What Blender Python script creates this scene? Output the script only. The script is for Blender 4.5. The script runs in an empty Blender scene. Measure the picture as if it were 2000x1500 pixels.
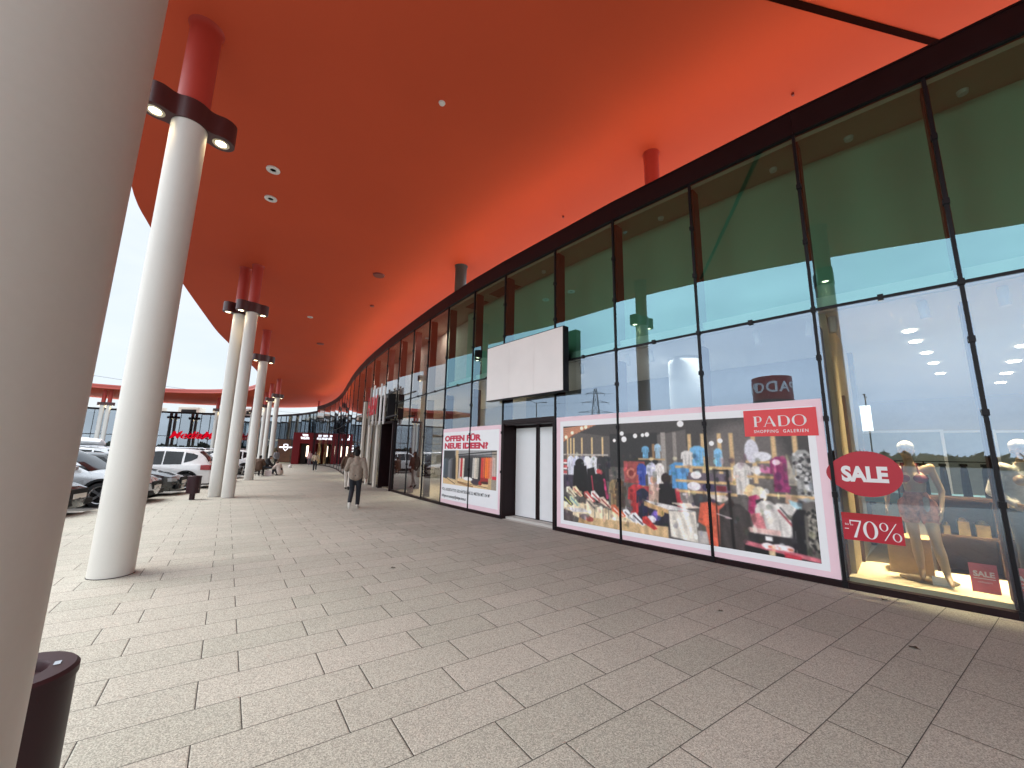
import bpy, bmesh, math, random
import numpy as np
from mathutils import Vector, Matrix
from mathutils.geometry import tessellate_polygon
random.seed(7)
RNG = np.random.RandomState(11)
S = bpy.context.scene
COL = S.collection
PI = math.pi
rad = math.radians

# ------------------------------------------------------------------ helpers
def link(o):
    COL.objects.link(o); return o

def thing(name, label, cat, loc=(0, 0, 0), rz=0.0, group=None):
    o = bpy.data.objects.new(name, None); link(o)
    o.empty_display_size = 0.2
    o.location = loc; o.rotation_euler = (0, 0, rz)
    return tag(o, label, cat, group)

def tag(o, label, cat, group=None):
    o['label'] = label; o['category'] = cat; o['kind'] = 'thing'
    if group: o['group'] = group
    return o

def copy_tree(o, parent=None):
    c = o.copy(); COL.objects.link(c)
    if parent is not None: c.parent = parent
    for ch in list(o.children): copy_tree(ch, c)
    return c

class MB:
    """mesh builder: collects boxes, prisms, tubes, lathes into ONE mesh"""
    def __init__(s): s.v = []; s.f = []; s.m = []
    def add(s, vs, fs, mi=0):
        b = len(s.v); s.v += [tuple(p) for p in vs]
        for f in fs: s.f.append([b + i for i in f]); s.m.append(mi)
    def box(s, x0, x1, y0, y1, z0, z1, mi=0, M=None):
        vs = [Vector(p) for p in ((x0,y0,z0),(x1,y0,z0),(x1,y1,z0),(x0,y1,z0),(x0,y0,z1),(x1,y0,z1),(x1,y1,z1),(x0,y1,z1))]
        if M is not None: vs = [M @ p for p in vs]
        s.add(vs, [(0,3,2,1),(4,5,6,7),(0,1,5,4),(1,2,6,5),(2,3,7,6),(3,0,4,7)], mi)
    def cbox(s, c, d, mi=0, M=None):
        s.box(c[0]-d[0]/2, c[0]+d[0]/2, c[1]-d[1]/2, c[1]+d[1]/2, c[2]-d[2]/2, c[2]+d[2]/2, mi, M)
    def prism(s, poly, z0, z1, mi=0, M=None, mtop=None, mside=None):
        n = len(poly)
        vs = [Vector((p[0], p[1], z0)) for p in poly] + [Vector((p[0], p[1], z1)) for p in poly]
        tri = tessellate_polygon([[Vector((p[0], p[1], 0)) for p in poly]])
        if M is not None: vs = [M @ p for p in vs]
        area = sum(poly[i][0]*poly[(i+1)%n][1]-poly[(i+1)%n][0]*poly[i][1] for i in range(n))
        def up(t):
            a, b, c = [poly[i] for i in t]
            return (b[0]-a[0])*(c[1]-a[1])-(b[1]-a[1])*(c[0]-a[0]) > 0
        b = len(s.v); s.v += [tuple(p) for p in vs]
        for t in tri:
            t = tuple(t) if up(t) else tuple(reversed(t))
            s.f.append([b+n+i for i in t]); s.m.append(mi if mtop is None else mtop)
            s.f.append([b+i for i in reversed(t)]); s.m.append(mi)
        for i in range(n):
            j = (i+1) % n
            q = [b+i, b+j, b+n+j, b+n+i]
            s.f.append(q if area > 0 else q[::-1]); s.m.append(mi if mside is None else mside)
    def lathe(s, prof, n=24, mi=0, M=None, ax=(0, 0), caps=True):
        b = len(s.v); m = len(prof)
        for r, z in prof:
            for k in range(n):
                a = 2*PI*k/n; p = Vector((ax[0]+r*math.cos(a), ax[1]+r*math.sin(a), z))
                s.v.append(tuple(M @ p if M is not None else p))
        for i in range(m-1):
            for k in range(n):
                k2 = (k+1) % n
                s.f.append([b+i*n+k, b+i*n+k2, b+(i+1)*n+k2, b+(i+1)*n+k]); s.m.append(mi)
        if not caps: return
        if prof[0][0] > 1e-5: s.f.append([b+k for k in reversed(range(n))]); s.m.append(mi)
        if prof[-1][0] > 1e-5: s.f.append([b+(m-1)*n+k for k in range(n)]); s.m.append(mi)
    def tube(s, pts, rs, n=8, mi=0):
        pts = [Vector(p) for p in pts]
        if not hasattr(rs, '__len__'): rs = [rs]*len(pts)
        b = len(s.v); prev = None
        for i, p in enumerate(pts):
            d = (pts[min(i+1, len(pts)-1)] - pts[max(i-1, 0)]).normalized()
            if prev is None:
                u = d.orthogonal().normalized()
            else:
                u = (prev - d*prev.dot(d)); u = u.normalized() if u.length > 1e-6 else d.orthogonal().normalized()
            prev = u; w = d.cross(u)
            for k in range(n):
                a = 2*PI*k/n
                s.v.append(tuple(p + (u*math.cos(a) + w*math.sin(a))*rs[i]))
        for i in range(len(pts)-1):
            for k in range(n):
                k2 = (k+1) % n
                s.f.append([b+i*n+k, b+i*n+k2, b+(i+1)*n+k2, b+(i+1)*n+k]); s.m.append(mi)
        s.f.append([b+k for k in reversed(range(n))]); s.m.append(mi)
        s.f.append([b+(len(pts)-1)*n+k for k in range(n)]); s.m.append(mi)
    def ball(s, c, r, mi=0, nu=14, nv=9, M=None):
        if not hasattr(r, '__len__'): r = (r, r, r)
        b = len(s.v)
        vs = [Vector((c[0], c[1], c[2]-r[2]))]
        for i in range(1, nv):
            t = -PI/2 + PI*i/nv
            for k in range(nu):
                a = 2*PI*k/nu
                vs.append(Vector((c[0]+r[0]*math.cos(t)*math.cos(a), c[1]+r[1]*math.cos(t)*math.sin(a), c[2]+r[2]*math.sin(t))))
        vs.append(Vector((c[0], c[1], c[2]+r[2])))
        if M is not None: vs = [M @ p for p in vs]
        s.v += [tuple(p) for p in vs]
        for k in range(nu):
            k2 = (k+1) % nu
            s.f.append([b, b+1+k2, b+1+k]); s.m.append(mi)
            for i in range(nv-2):
                q = b+1+i*nu
                s.f.append([q+k, q+k2, q+nu+k2, q+nu+k]); s.m.append(mi)
            q = b+1+(nv-2)*nu
            s.f.append([q+k, q+k2, b+1+(nv-1)*nu]); s.m.append(mi)
    def build(s, name, mats, parent=None, smooth=False, bevel=0.0, angle=40):
        me = bpy.data.meshes.new(name); me.from_pydata(s.v, [], s.f)
        if not isinstance(mats, (list, tuple)): mats = [mats]
        for m in mats: me.materials.append(m)
        if len(mats) > 1: me.polygons.foreach_set('material_index', s.m)
        me.update()
        o = bpy.data.objects.new(name, me); link(o)
        if parent is not None: o.parent = parent
        if smooth: smooth_by_angle(me, angle)
        if bevel > 0:
            md = o.modifiers.new('bevel', 'BEVEL'); md.width = bevel; md.segments = 2; md.limit_method = 'ANGLE'; md.angle_limit = rad(35)
        return o

def smooth_by_angle(me, angle=40):
    me.polygons.foreach_set('use_smooth', [True]*len(me.polygons))
    try: me.set_sharp_from_angle(angle=rad(angle))
    except Exception: pass

def struct(o):
    o['kind'] = 'structure'; return o

def text_mesh(body, size=1.0, extrude=0.004, bold=0.0, shear=0.0, sx=1.0, spacing=1.0, align='CENTER', res=4):
    cu = bpy.data.curves.new('lettering', 'FONT'); cu.body = body; cu.size = size; cu.extrude = extrude
    cu.offset = bold; cu.shear = shear; cu.space_character = spacing; cu.align_x = align; cu.align_y = 'CENTER'
    cu.resolution_u = res
    ob = bpy.data.objects.new('lettering', cu)
    me = bpy.data.meshes.new_from_object(ob)
    bpy.data.objects.remove(ob)
    if sx != 1.0:
        for v in me.vertices: v.co.x *= sx
    return me

def put_mesh(name, me, mat, M, parent=None):
    me.transform(M); me.materials.clear(); me.materials.append(mat)
    o = bpy.data.objects.new(name, me); link(o)
    if parent is not None: o.parent = parent
    return o

# ------------------------------------------------------------------ materials
def new_mat(name):
    m = bpy.data.materials.new(name); m.use_nodes = True
    nt = m.node_tree; nt.nodes.clear()
    out = nt.nodes.new('ShaderNodeOutputMaterial')
    return m, nt, out

def nd(nt, typ, **kw):
    n = nt.nodes.new(typ)
    for k, v in kw.items(): setattr(n, k, v)
    return n

def pbr(name, col, rough=0.5, metal=0.0, var=0.08, scale=6.0, bump=0.0, bscale=40.0, spec=0.5, coat=0.0, fine=0.0, fscale=120.0, trans=0.0):
    m, nt, out = new_mat(name); L = nt.links.new
    b = nd(nt, 'ShaderNodeBsdfPrincipled')
    b.inputs['Roughness'].default_value = rough; b.inputs['Metallic'].default_value = metal
    b.inputs['Specular IOR Level'].default_value = spec
    if coat: b.inputs['Coat Weight'].default_value = coat; b.inputs['Coat Roughness'].default_value = 0.05
    tc = nd(nt, 'ShaderNodeTexCoord')
    n1 = nd(nt, 'ShaderNodeTexNoise'); n1.inputs['Scale'].default_value = scale; n1.inputs['Detail'].default_value = 4
    L(tc.outputs['Object'], n1.inputs['Vector'])
    mr = nd(nt, 'ShaderNodeMapRange'); mr.inputs[1].default_value = 0.25; mr.inputs[2].default_value = 0.75
    mr.inputs[3].default_value = 1-var; mr.inputs[4].default_value = 1+var
    L(n1.outputs[0], mr.inputs[0])
    fac = mr.outputs[0]
    if fine:
        n2 = nd(nt, 'ShaderNodeTexNoise'); n2.inputs['Scale'].default_value = fscale; n2.inputs['Detail'].default_value = 3
        L(tc.outputs['Object'], n2.inputs['Vector'])
        m2 = nd(nt, 'ShaderNodeMapRange'); m2.inputs[1].default_value = 0.3; m2.inputs[2].default_value = 0.7
        m2.inputs[3].default_value = 1-fine; m2.inputs[4].default_value = 1+fine
        L(n2.outputs[0], m2.inputs[0])
        mu = nd(nt, 'ShaderNodeMath', operation='MULTIPLY'); L(fac, mu.inputs[0]); L(m2.outputs[0], mu.inputs[1]); fac = mu.outputs[0]
    vm = nd(nt, 'ShaderNodeVectorMath', operation='SCALE'); vm.inputs[0].default_value = col[:3]
    L(fac, vm.inputs['Scale']); L(vm.outputs[0], b.inputs['Base Color'])
    rr = nd(nt, 'ShaderNodeMapRange'); rr.inputs[3].default_value = max(0.02, rough-0.06); rr.inputs[4].default_value = min(1, rough+0.06)
    L(n1.outputs[0], rr.inputs[0]); L(rr.outputs[0], b.inputs['Roughness'])
    if bump:
        n3 = nd(nt, 'ShaderNodeTexNoise'); n3.inputs['Scale'].default_value = bscale; n3.inputs['Detail'].default_value = 3
        L(tc.outputs['Object'], n3.inputs['Vector'])
        bp = nd(nt, 'ShaderNodeBump'); bp.inputs['Strength'].default_value = bump; bp.inputs['Distance'].default_value = 0.02
        L(n3.outputs[0], bp.inputs['Height']); L(bp.outputs[0], b.inputs['Normal'])
    L(b.outputs[0], out.inputs[0])
    return m

def emit(name, col, strength):
    m, nt, out = new_mat(name); e = nd(nt, 'ShaderNodeEmission')
    e.inputs[0].default_value = (*col, 1); e.inputs[1].default_value = strength
    nt.links.new(e.outputs[0], out.inputs[0]); return m

def glass(name, trans, refl, base, gain, rough=0.0):
    """architectural pane: tinted see-through plus coated reflection"""
    m, nt, out = new_mat(name); L = nt.links.new
    t = nd(nt, 'ShaderNodeBsdfTransparent'); t.inputs[0].default_value = (*trans, 1)
    g = nd(nt, 'ShaderNodeBsdfGlossy'); g.inputs[0].default_value = (*refl, 1); g.inputs['Roughness'].default_value = rough
    fr = nd(nt, 'ShaderNodeFresnel'); fr.inputs['IOR'].default_value = 1.5
    ma = nd(nt, 'ShaderNodeMath', operation='MULTIPLY_ADD', use_clamp=True)
    ma.inputs[1].default_value = gain; ma.inputs[2].default_value = base
    L(fr.outputs[0], ma.inputs[0])
    tc = nd(nt, 'ShaderNodeTexCoord'); no = nd(nt, 'ShaderNodeTexNoise'); no.inputs['Scale'].default_value = 0.7
    L(tc.outputs['Object'], no.inputs['Vector'])
    bp = nd(nt, 'ShaderNodeBump'); bp.inputs['Strength'].default_value = 0.012; bp.inputs['Distance'].default_value = 0.05
    L(no.outputs[0], bp.inputs['Height']); L(bp.outputs[0], g.inputs['Normal'])
    mx = nd(nt, 'ShaderNodeMixShader'); L(ma.outputs[0], mx.inputs[0]); L(t.outputs[0], mx.inputs[1]); L(g.outputs[0], mx.inputs[2])
    L(mx.outputs[0], out.inputs[0]); return m

def clear(name, trans):
    m, nt, out = new_mat(name); t = nd(nt, 'ShaderNodeBsdfTransparent'); t.inputs[0].default_value = (*trans, 1)
    nt.links.new(t.outputs[0], out.inputs[0]); return m

def vcol(name, rough=0.45):
    m, nt, out = new_mat(name); b = nd(nt, 'ShaderNodeBsdfPrincipled'); a = nd(nt, 'ShaderNodeVertexColor'); a.layer_name = 'print'
    b.inputs['Roughness'].default_value = rough
    nt.links.new(a.outputs[0], b.inputs['Base Color']); nt.links.new(b.outputs[0], out.inputs[0]); return m

def srgb(r, g, b):
    f = lambda c: (c/255/12.92) if c <= 10 else ((c/255+0.055)/1.055)**2.4
    return (f(r), f(g), f(b))
# ------------------------------------------------------------------ camera (solved from the paving grid and the vertical lines)
F_PX, PITCH, ROLL, H = 785.3, 0.1729, 0.0172, 1.6
cp, sp = math.cos(PITCH), math.sin(PITCH); cr, sr = math.cos(ROLL), math.sin(ROLL)
fwd = Vector((0, cp, sp)); up0 = Vector((0, -sp, cp)); rt0 = Vector((1, 0, 0))
rt = rt0*cr + up0*sr; up = up0*cr - rt0*sr
cam = bpy.data.cameras.new('camera'); camo = bpy.data.objects.new('camera', cam); link(camo)
camo.matrix_world = Matrix(((rt.x, up.x, -fwd.x, 0), (rt.y, up.y, -fwd.y, 0), (rt.z, up.z, -fwd.z, H), (0, 0, 0, 1)))
cam.sensor_width = 36.0; cam.sensor_fit = 'HORIZONTAL'; cam.lens = F_PX/2000*36.0
cam.clip_start = 0.05; cam.clip_end = 3000
S.camera = camo

# ------------------------------------------------------------------ sky and light: bright overcast
w = bpy.data.worlds.new('World'); S.world = w; w.use_nodes = True
nt = w.node_tree; nt.nodes.clear(); L = nt.links.new
wo = nd(nt, 'ShaderNodeOutputWorld'); bg = nd(nt, 'ShaderNodeBackground')
sky = nd(nt, 'ShaderNodeTexSky'); sky.sky_type = 'NISHITA'; sky.sun_disc = False
SUN_EL, SUN_AZ = 60.0, 266.0         # azimuth clockwise from +Y
sky.sun_elevation = rad(SUN_EL); sky.sun_rotation = rad(SUN_AZ); sky.altitude = 150; sky.dust_density = 3.0
tc = nd(nt, 'ShaderNodeTexCoord'); mp = nd(nt, 'ShaderNodeMapping'); mp.inputs['Scale'].default_value = (1.0, 1.0, 3.2)
n1 = nd(nt, 'ShaderNodeTexNoise'); n1.inputs['Scale'].default_value = 2.3; n1.inputs['Detail'].default_value = 6; n1.inputs['Roughness'].default_value = 0.55
L(tc.outputs['Generated'], mp.inputs[0]); L(mp.outputs[0], n1.inputs['Vector'])
r1 = nd(nt, 'ShaderNodeMapRange'); r1.inputs[1].default_value = 0.35; r1.inputs[2].default_value = 0.65; r1.inputs[3].default_value = 0.62; r1.inputs[4].default_value = 0.97
L(n1.outputs[0], r1.inputs[0])
r2 = nd(nt, 'ShaderNodeMapRange'); r2.inputs[1].default_value = 0.3; r2.inputs[2].default_value = 0.7; r2.inputs[3].default_value = 0.82; r2.inputs[4].default_value = 1.12
L(n1.outputs[0], r2.inputs[0])
vs = nd(nt, 'ShaderNodeVectorMath', operation='SCALE'); vs.inputs[0].default_value = (6.6, 7.1, 7.6); L(r2.outputs[0], vs.inputs['Scale'])
# sky dimmed towards the north-west, added so the part in view is less bright
dp = nd(nt, 'ShaderNodeVectorMath', operation='DOT_PRODUCT'); L(tc.outputs['Generated'], dp.inputs[0]); dp.inputs[1].default_value = (-.574, .819, 0)
bk = nd(nt, 'ShaderNodeMapRange', interpolation_type='SMOOTHSTEP'); L(dp.outputs['Value'], bk.inputs[0]); bk.inputs[1].default_value = .35; bk.inputs[2].default_value = .92; bk.inputs[3].default_value = 1.0; bk.inputs[4].default_value = .36
vs2 = nd(nt, 'ShaderNodeVectorMath', operation='SCALE'); L(vs.outputs[0], vs2.inputs[0]); L(bk.outputs[0], vs2.inputs['Scale']); vs = vs2
r1.inputs[3].default_value = .80
mx = nd(nt, 'ShaderNodeMix', data_type='RGBA'); L(r1.outputs[0], mx.inputs[0]); L(sky.outputs[0], mx.inputs[6]); L(vs.outputs[0], mx.inputs[7])
L(mx.outputs[2], bg.inputs[0]); bg.inputs[1].default_value = 0.1; L(bg.outputs[0], wo.inputs[0])
sd = bpy.data.lights.new('sun', 'SUN'); sd.energy = 1.0; sd.angle = rad(36); sd.color = (1.0, 0.96, 0.9)
so = bpy.data.objects.new('sun', sd); link(so)
sdir = Vector((math.sin(rad(SUN_AZ))*math.cos(rad(SUN_EL)), math.cos(rad(SUN_AZ))*math.cos(rad(SUN_EL)), math.sin(rad(SUN_EL))))
so.rotation_euler = sdir.to_track_quat('Z', 'Y').to_euler()
S.view_settings.view_transform = 'Standard'; S.view_settings.look = 'None'; S.view_settings.gamma = 1.0
S.view_settings.exposure = EXPOSURE = 1.85
S.view_settings.use_curve_mapping = False
c = S.cycles
c.max_bounces = 10; c.diffuse_bounces = 5; c.glossy_bounces = 5; c.transmission_bounces = 6; c.transparent_max_bounces = 16
c.caustics_reflective = False; c.caustics_refractive = False; c.sample_clamp_indirect = 6.0
c.use_denoising = True
# ------------------------------------------------------------------ shared materials
M_soffit = pbr('terracotta_soffit_paint', (0.62, 0.098, 0.045), rough=0.65, var=0.04, scale=0.35, spec=0.07)
M_redpaint = pbr('red_column_paint', (0.42, 0.045, 0.030), rough=0.45, var=0.03, spec=0.35)
M_fascia = pbr('canopy_edge_metal', (0.42, 0.06, 0.04), rough=0.35, var=0.04)
M_white_col = pbr('cream_column_paint', (0.60, 0.585, 0.545), rough=0.42, var=0.025, scale=1.5, spec=0.4, fine=0.012, fscale=60)
M_maroon = pbr('maroon_metal', (0.055, 0.012, 0.012), rough=0.38, var=0.06)
M_maroon2 = pbr('dark_maroon_frame', (0.014, 0.005, 0.006), rough=0.4, var=0.1, spec=0.2)
M_fin = pbr('maroon_fin', (0.055, 0.012, 0.012), rough=0.5, var=0.06, spec=0.2)
M_black = pbr('black_frame', (0.008, 0.007, 0.009), rough=0.4, var=0.1, spec=0.2)
M_lamp = emit('warm_lamp', (1.0, 0.80, 0.45), 5.0)
M_lampring = pbr('lamp_ring', (0.75, 0.7, 0.55), rough=0.3, metal=0.3)
M_white = pbr('white_paint', (0.78, 0.78, 0.78), rough=0.45, var=0.02)
M_dark = pbr('dark_hole', (0.01, 0.01, 0.01), rough=0.6)
M_bin = pbr('bin_metal', (0.030, 0.011, 0.014), rough=0.45, var=0.08, spec=0.3)
M_roof = pbr('roof_gravel', (0.74, 0.72, 0.68), rough=0.9, var=0.08, scale=3, fine=0.1)
M_conc = pbr('interior_plaster', (0.55, 0.53, 0.49), rough=0.8, var=0.04)
M_ceil = pbr('interior_ceiling', (0.72, 0.72, 0.70), rough=0.8, var=0.02)
M_floorw = pbr('shop_floor', (0.30, 0.24, 0.17), rough=0.4, var=0.12, scale=3)
M_cream = pbr('cream_platform', (0.78, 0.68, 0.46), rough=0.5, var=0.03)
M_beige = pbr('beige_wall', (0.58, 0.48, 0.30), rough=0.6, var=0.05)
M_wood = pbr('light_wood', (0.45, 0.30, 0.15), rough=0.5, var=0.2, scale=8)
M_brown = pbr('dark_brown', (0.07, 0.038, 0.022), rough=0.6, spec=0.2)
M_tyre = pbr('tyre_rubber', (0.012, 0.012, 0.013), rough=0.8, var=0.1)
M_rim = pbr('alloy_rim', (0.55, 0.55, 0.57), rough=0.28, metal=0.9)
M_carglass = pbr('car_glass', (0.008, 0.010, 0.012), rough=0.05, spec=0.35)
M_chrome = pbr('chrome', (0.7, 0.7, 0.72), rough=0.12, metal=1.0)
M_plastic = pbr('black_plastic', (0.013, 0.013, 0.014), rough=0.6, spec=0.2)
M_tail = pbr('tail_light_red', (0.32, 0.012, 0.02), rough=0.12, spec=0.8)
M_head = pbr('headlight_lens', (0.35, 0.37, 0.4), rough=0.08, spec=0.9)
M_plate = pbr('plate_white', (0.75, 0.75, 0.72), rough=0.4)
M_red = pbr('sign_red', srgb(178, 26, 46), rough=0.4, var=0.02)
M_redlit = emit('lit_red_letters', srgb(216, 14, 38), 0.26)
M_whitelit = emit('lit_white_letters', (0.9, 0.92, 1.0), 0.8)
M_pink = pbr('poster_pink', srgb(243, 212, 221), rough=0.4, var=0.01)
M_pwhite = pbr('poster_white', srgb(243, 245, 247), rough=0.4, var=0.01)
M_letter_w = pbr('lettering_white', (0.8, 0.8, 0.8), rough=0.4, var=0.0)
M_letter_r = pbr('lettering_red', srgb(200, 30, 68), rough=0.4, var=0.02)
M_letter_k = pbr('lettering_dark', (0.05, 0.055, 0.06), rough=0.5, var=0.0)
M_print = vcol('printed_picture')
M_glass_u = glass('green_upper_glass', (0.56, 0.82, 0.68), (0.46, 0.78, 0.90), 0.19, 1.2)
M_glass_t = glass('tinted_shop_glass', (0.80, 0.82, 0.76), (0.62, 0.78, 0.97), 0.175, 1.1)
M_glass_n = glass('neutral_glass', (0.66, 0.66, 0.62), (0.95, 0.97, 1.0), 0.10, 1.5)
M_glass_f = glass('far_glass', (0.45, 0.50, 0.50), (0.80, 0.90, 1.0), 0.18, 1.0)
M_clear = clear('glass_body', (0.97, 0.985, 0.98))
# ------------------------------------------------------------------ plan of the place
# facade line: mullion points, from the near right end to the far left end
MP = [(14.3, -7.4), (13.75, -5.85), (13.1, -4.35), (12.35, -2.9), (11.45, -1.6), (10.45, -.5), (9.4, .5), (8.35, 1.45), (7.37, 2.44), (6.35, 3.45), (5.31, 4.48), (4.29, 5.465), (3.19, 6.64), (2.08, 7.83), (1.0, 9.1), (-0.22, 10.54), (-1.18, 11.75), (-2.2, 13.15),
      (-3.1, 14.45), (-4.0, 15.8), (-4.95, 17.25), (-5.95, 18.8), (-7.4, 21.15), (-8.5, 23.0), (-9.6, 24.95), (-10.7, 27.0), (-11.8, 29.15),
      (-12.95, 31.45), (-14.15, 33.9), (-15.4, 36.4), (-16.75, 38.9), (-18.2, 41.4), (-19.8, 43.9), (-21.6, 46.4), (-23.6, 48.8)]
MP = [Vector(p) for p in MP]
I0 = 9                      # MP[3] is the mullion at the right of the shop window with the mannequin
FAR = [(-23.6, 48.8), (-25.3, 50.6), (-27.2, 52.3), (-29.3, 53.8), (-31.5, 55.1), (-33.8, 56.3), (-36.2, 57.4), (-38.7, 58.3)]
MED = [(-38.7, 58.3), (-41.0, 59.4), (-43.4, 59.9), (-45.9, 59.7), (-48.4, 59.0), (-50.8, 58.0), (-53.1, 56.7), (-55.3, 55.2), (-57.4, 53.5), (-59.4, 51.6), (-61.2, 49.6), (-62.8, 47.4)]
FAR = [Vector(p) for p in FAR]; MED = [Vector(p) for p in MED]
# free edge of the canopy, south to far left
EDGE = [(3.6, -13.5), (1.4, -8.6), (-0.65, -4.87), (-1.25, -3.7), (-2.6, -1.3), (-3.7, 0.4), (-5.1, 2.9), (-6.5, 5.0), (-8.2, 7.2), (-10.3, 9.85), (-11.3, 11.5), (-12.6, 13.7),
        (-13.9, 16.1), (-15.8, 19.8), (-17.2, 22.6), (-18.4, 25.4), (-20.4, 30.2), (-22.4, 34.8), (-24.6, 39.0), (-27.2, 42.8), (-30.2, 45.8), (-33.6, 47.8), (-37.4, 48.8),
        (-41.4, 48.7), (-45.2, 47.4), (-48.6, 45.0), (-51.4, 41.6), (-53.4, 37.4)]
def catmull(P, k=4):
    P = [Vector(p) for p in P]; out = []
    for i in range(len(P)-1):
        a, b, c, d = P[max(i-1, 0)], P[i], P[i+1], P[min(i+2, len(P)-1)]
        for j in range(k):
            t = j/k
            out.append(0.5*((2*b)+(c-a)*t+(2*a-5*b+4*c-d)*t*t+(3*b-a-3*c+d)*t**3))
    out.append(P[-1]); return out
def offset(P, d):
    out = []
    for i, p in enumerate(P):
        t = (P[min(i+1, len(P)-1)]-P[max(i-1, 0)]).normalized()
        out.append(p + Vector((t.y, -t.x))*d)      # right-hand side of travel = inside the building
    return out
EDGE_S = catmull(EDGE, 4)
WALLLINE = MP + FAR[1:] + MED[1:]

# ------------------------------------------------------------------ paving: slab grid solved from the photograph
def paving():
    m, nt, out = new_mat('granite_paving'); L = nt.links.new
    tc = nd(nt, 'ShaderNodeTexCoord'); sx = nd(nt, 'ShaderNodeSeparateXYZ'); L(tc.outputs['Object'], sx.inputs[0])
    yaw, tx, ty, W, a, b, SL = 0.607, -0.5859, 5.0673, 0.4989, 0.6068, -0.0779, 0.75
    cy, sy = math.cos(yaw), math.sin(yaw)
    def M(op, x, y=None, z=None, clamp=False):
        n = nd(nt, 'ShaderNodeMath', operation=op, use_clamp=clamp)
        for i, q in enumerate((x, y, z)):
            if q is None: continue
            if isinstance(q, (int, float)): n.inputs[i].default_value = q
            else: L(q, n.inputs[i])
        return n.outputs[0]
    x, y = sx.outputs[0], sx.outputs[1]
    X = M('ADD', M('MULTIPLY', x, cy/SL), M('MULTIPLY', y, sy/SL))
    Y = M('ADD', M('MULTIPLY', x, -sy/SL), M('MULTIPLY', y, cy/SL))
    u0 = M('SUBTRACT', X, tx); v = M('DIVIDE', M('SUBTRACT', ty, Y), W)
    row = M('FLOOR', v); par = M('MODULO', M('ADD', row, 1000.0), 2.0)     # 0 even, 1 odd
    ph = M('ADD', M('MULTIPLY', par, b-a), a)
    u = M('SUBTRACT', u0, ph); colm = M('FLOOR', u)
    fu = M('FRACT', u); fv = M('FRACT', v)
    du = M('MULTIPLY', M('MINIMUM', fu, M('SUBTRACT', 1.0, fu)), SL)        # metres to the joint
    dv = M('MULTIPLY', M('MINIMUM', fv, M('SUBTRACT', 1.0, fv)), SL*W)
    def ss(d, lo, hi):
        n = nd(nt, 'ShaderNodeMapRange', interpolation_type='SMOOTHSTEP'); L(d, n.inputs[0]); n.inputs[1].default_value = lo; n.inputs[2].default_value = hi
        return n.outputs[0]
    ju = ss(du, 0.0018, 0.0046); jv = ss(dv, 0.0012, 0.0038)
    joint = M('MULTIPLY', ju, jv)
    edge = M('MULTIPLY', ss(du, 0.001, 0.011), ss(dv, 0.001, 0.011))
    # per-slab tone
    cv = nd(nt, 'ShaderNodeCombineXYZ'); L(colm, cv.inputs[0]); L(row, cv.inputs[1])
    wn = nd(nt, 'ShaderNodeTexWhiteNoise', noise_dimensions='2D'); L(cv.outputs[0], wn.inputs['Vector'])
    tone = nd(nt, 'ShaderNodeMapRange'); L(wn.outputs['Value'], tone.inputs[0]); tone.inputs[3].default_value = 0.955; tone.inputs[4].default_value = 1.045
    # granular speckle
    g1 = nd(nt, 'ShaderNodeTexNoise'); g1.inputs['Scale'].default_value = 130; g1.inputs['Detail'].default_value = 2; g1.inputs['Roughness'].default_value = 0.7; L(tc.outputs['Object'], g1.inputs['Vector'])
    g2 = nd(nt, 'ShaderNodeTexVoronoi'); g2.inputs['Scale'].default_value = 120; L(tc.outputs['Object'], g2.inputs['Vector'])
    sp1 = nd(nt, 'ShaderNodeMapRange'); L(g1.outputs[0], sp1.inputs[0]); sp1.inputs[1].default_value = 0.3; sp1.inputs[2].default_value = 0.7; sp1.inputs[3].default_value = 0.52; sp1.inputs[4].default_value = 1.42
    sepc = nd(nt, 'ShaderNodeSeparateColor'); L(g2.outputs['Color'], sepc.inputs[0])
    sp2 = nd(nt, 'ShaderNodeMapRange'); L(sepc.outputs[0], sp2.inputs[0]); sp2.inputs[3].default_value = 0.72; sp2.inputs[4].default_value = 1.24
    # stains
    st = nd(nt, 'ShaderNodeTexNoise'); st.inputs['Scale'].default_value = 0.8; st.inputs['Detail'].default_value = 5; L(tc.outputs['Object'], st.inputs['Vector'])
    st2 = nd(nt, 'ShaderNodeMapRange'); L(st.outputs[0], st2.inputs[0]); st2.inputs[1].default_value = 0.3; st2.inputs[2].default_value = 0.7; st2.inputs[3].default_value = 0.94; st2.inputs[4].default_value = 1.05
    # gum spots and dark drips
    gv = nd(nt, 'ShaderNodeTexVoronoi'); gv.inputs['Scale'].default_value = 1.15; L(tc.outputs['Object'], gv.inputs['Vector'])
    gs = nd(nt, 'ShaderNodeSeparateColor'); L(gv.outputs['Color'], gs.inputs[0])
    gr = M('MULTIPLY', gs.outputs[1], 0.030)
    gk = nd(nt, 'ShaderNodeMapRange', interpolation_type='SMOOTHSTEP'); L(M('SUBTRACT', gv.outputs['Distance'], gr), gk.inputs[0]); gk.inputs[1].default_value = -0.004; gk.inputs[2].default_value = 0.010; gk.inputs[3].default_value = 0.62; gk.inputs[4].default_value = 1.0
    gsel = M('GREATER_THAN', gs.outputs[0], 0.55)
    gum = M('ADD', M('MULTIPLY', gk.outputs[0], gsel), M('SUBTRACT', 1.0, gsel))
    k = M('MULTIPLY', gum, M('MULTIPLY', tone.outputs[0], sp1.outputs[0])); k = M('MULTIPLY', k, M('MULTIPLY', sp2.outputs[0], st2.outputs[0]))
    hue = nd(nt, 'ShaderNodeMix', data_type='RGBA'); L(wn.outputs['Value'], hue.inputs[0])
    hue.inputs[6].default_value = (0.382, 0.382, 0.330, 1); hue.inputs[7].default_value = (0.396, 0.382, 0.336, 1)
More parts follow.
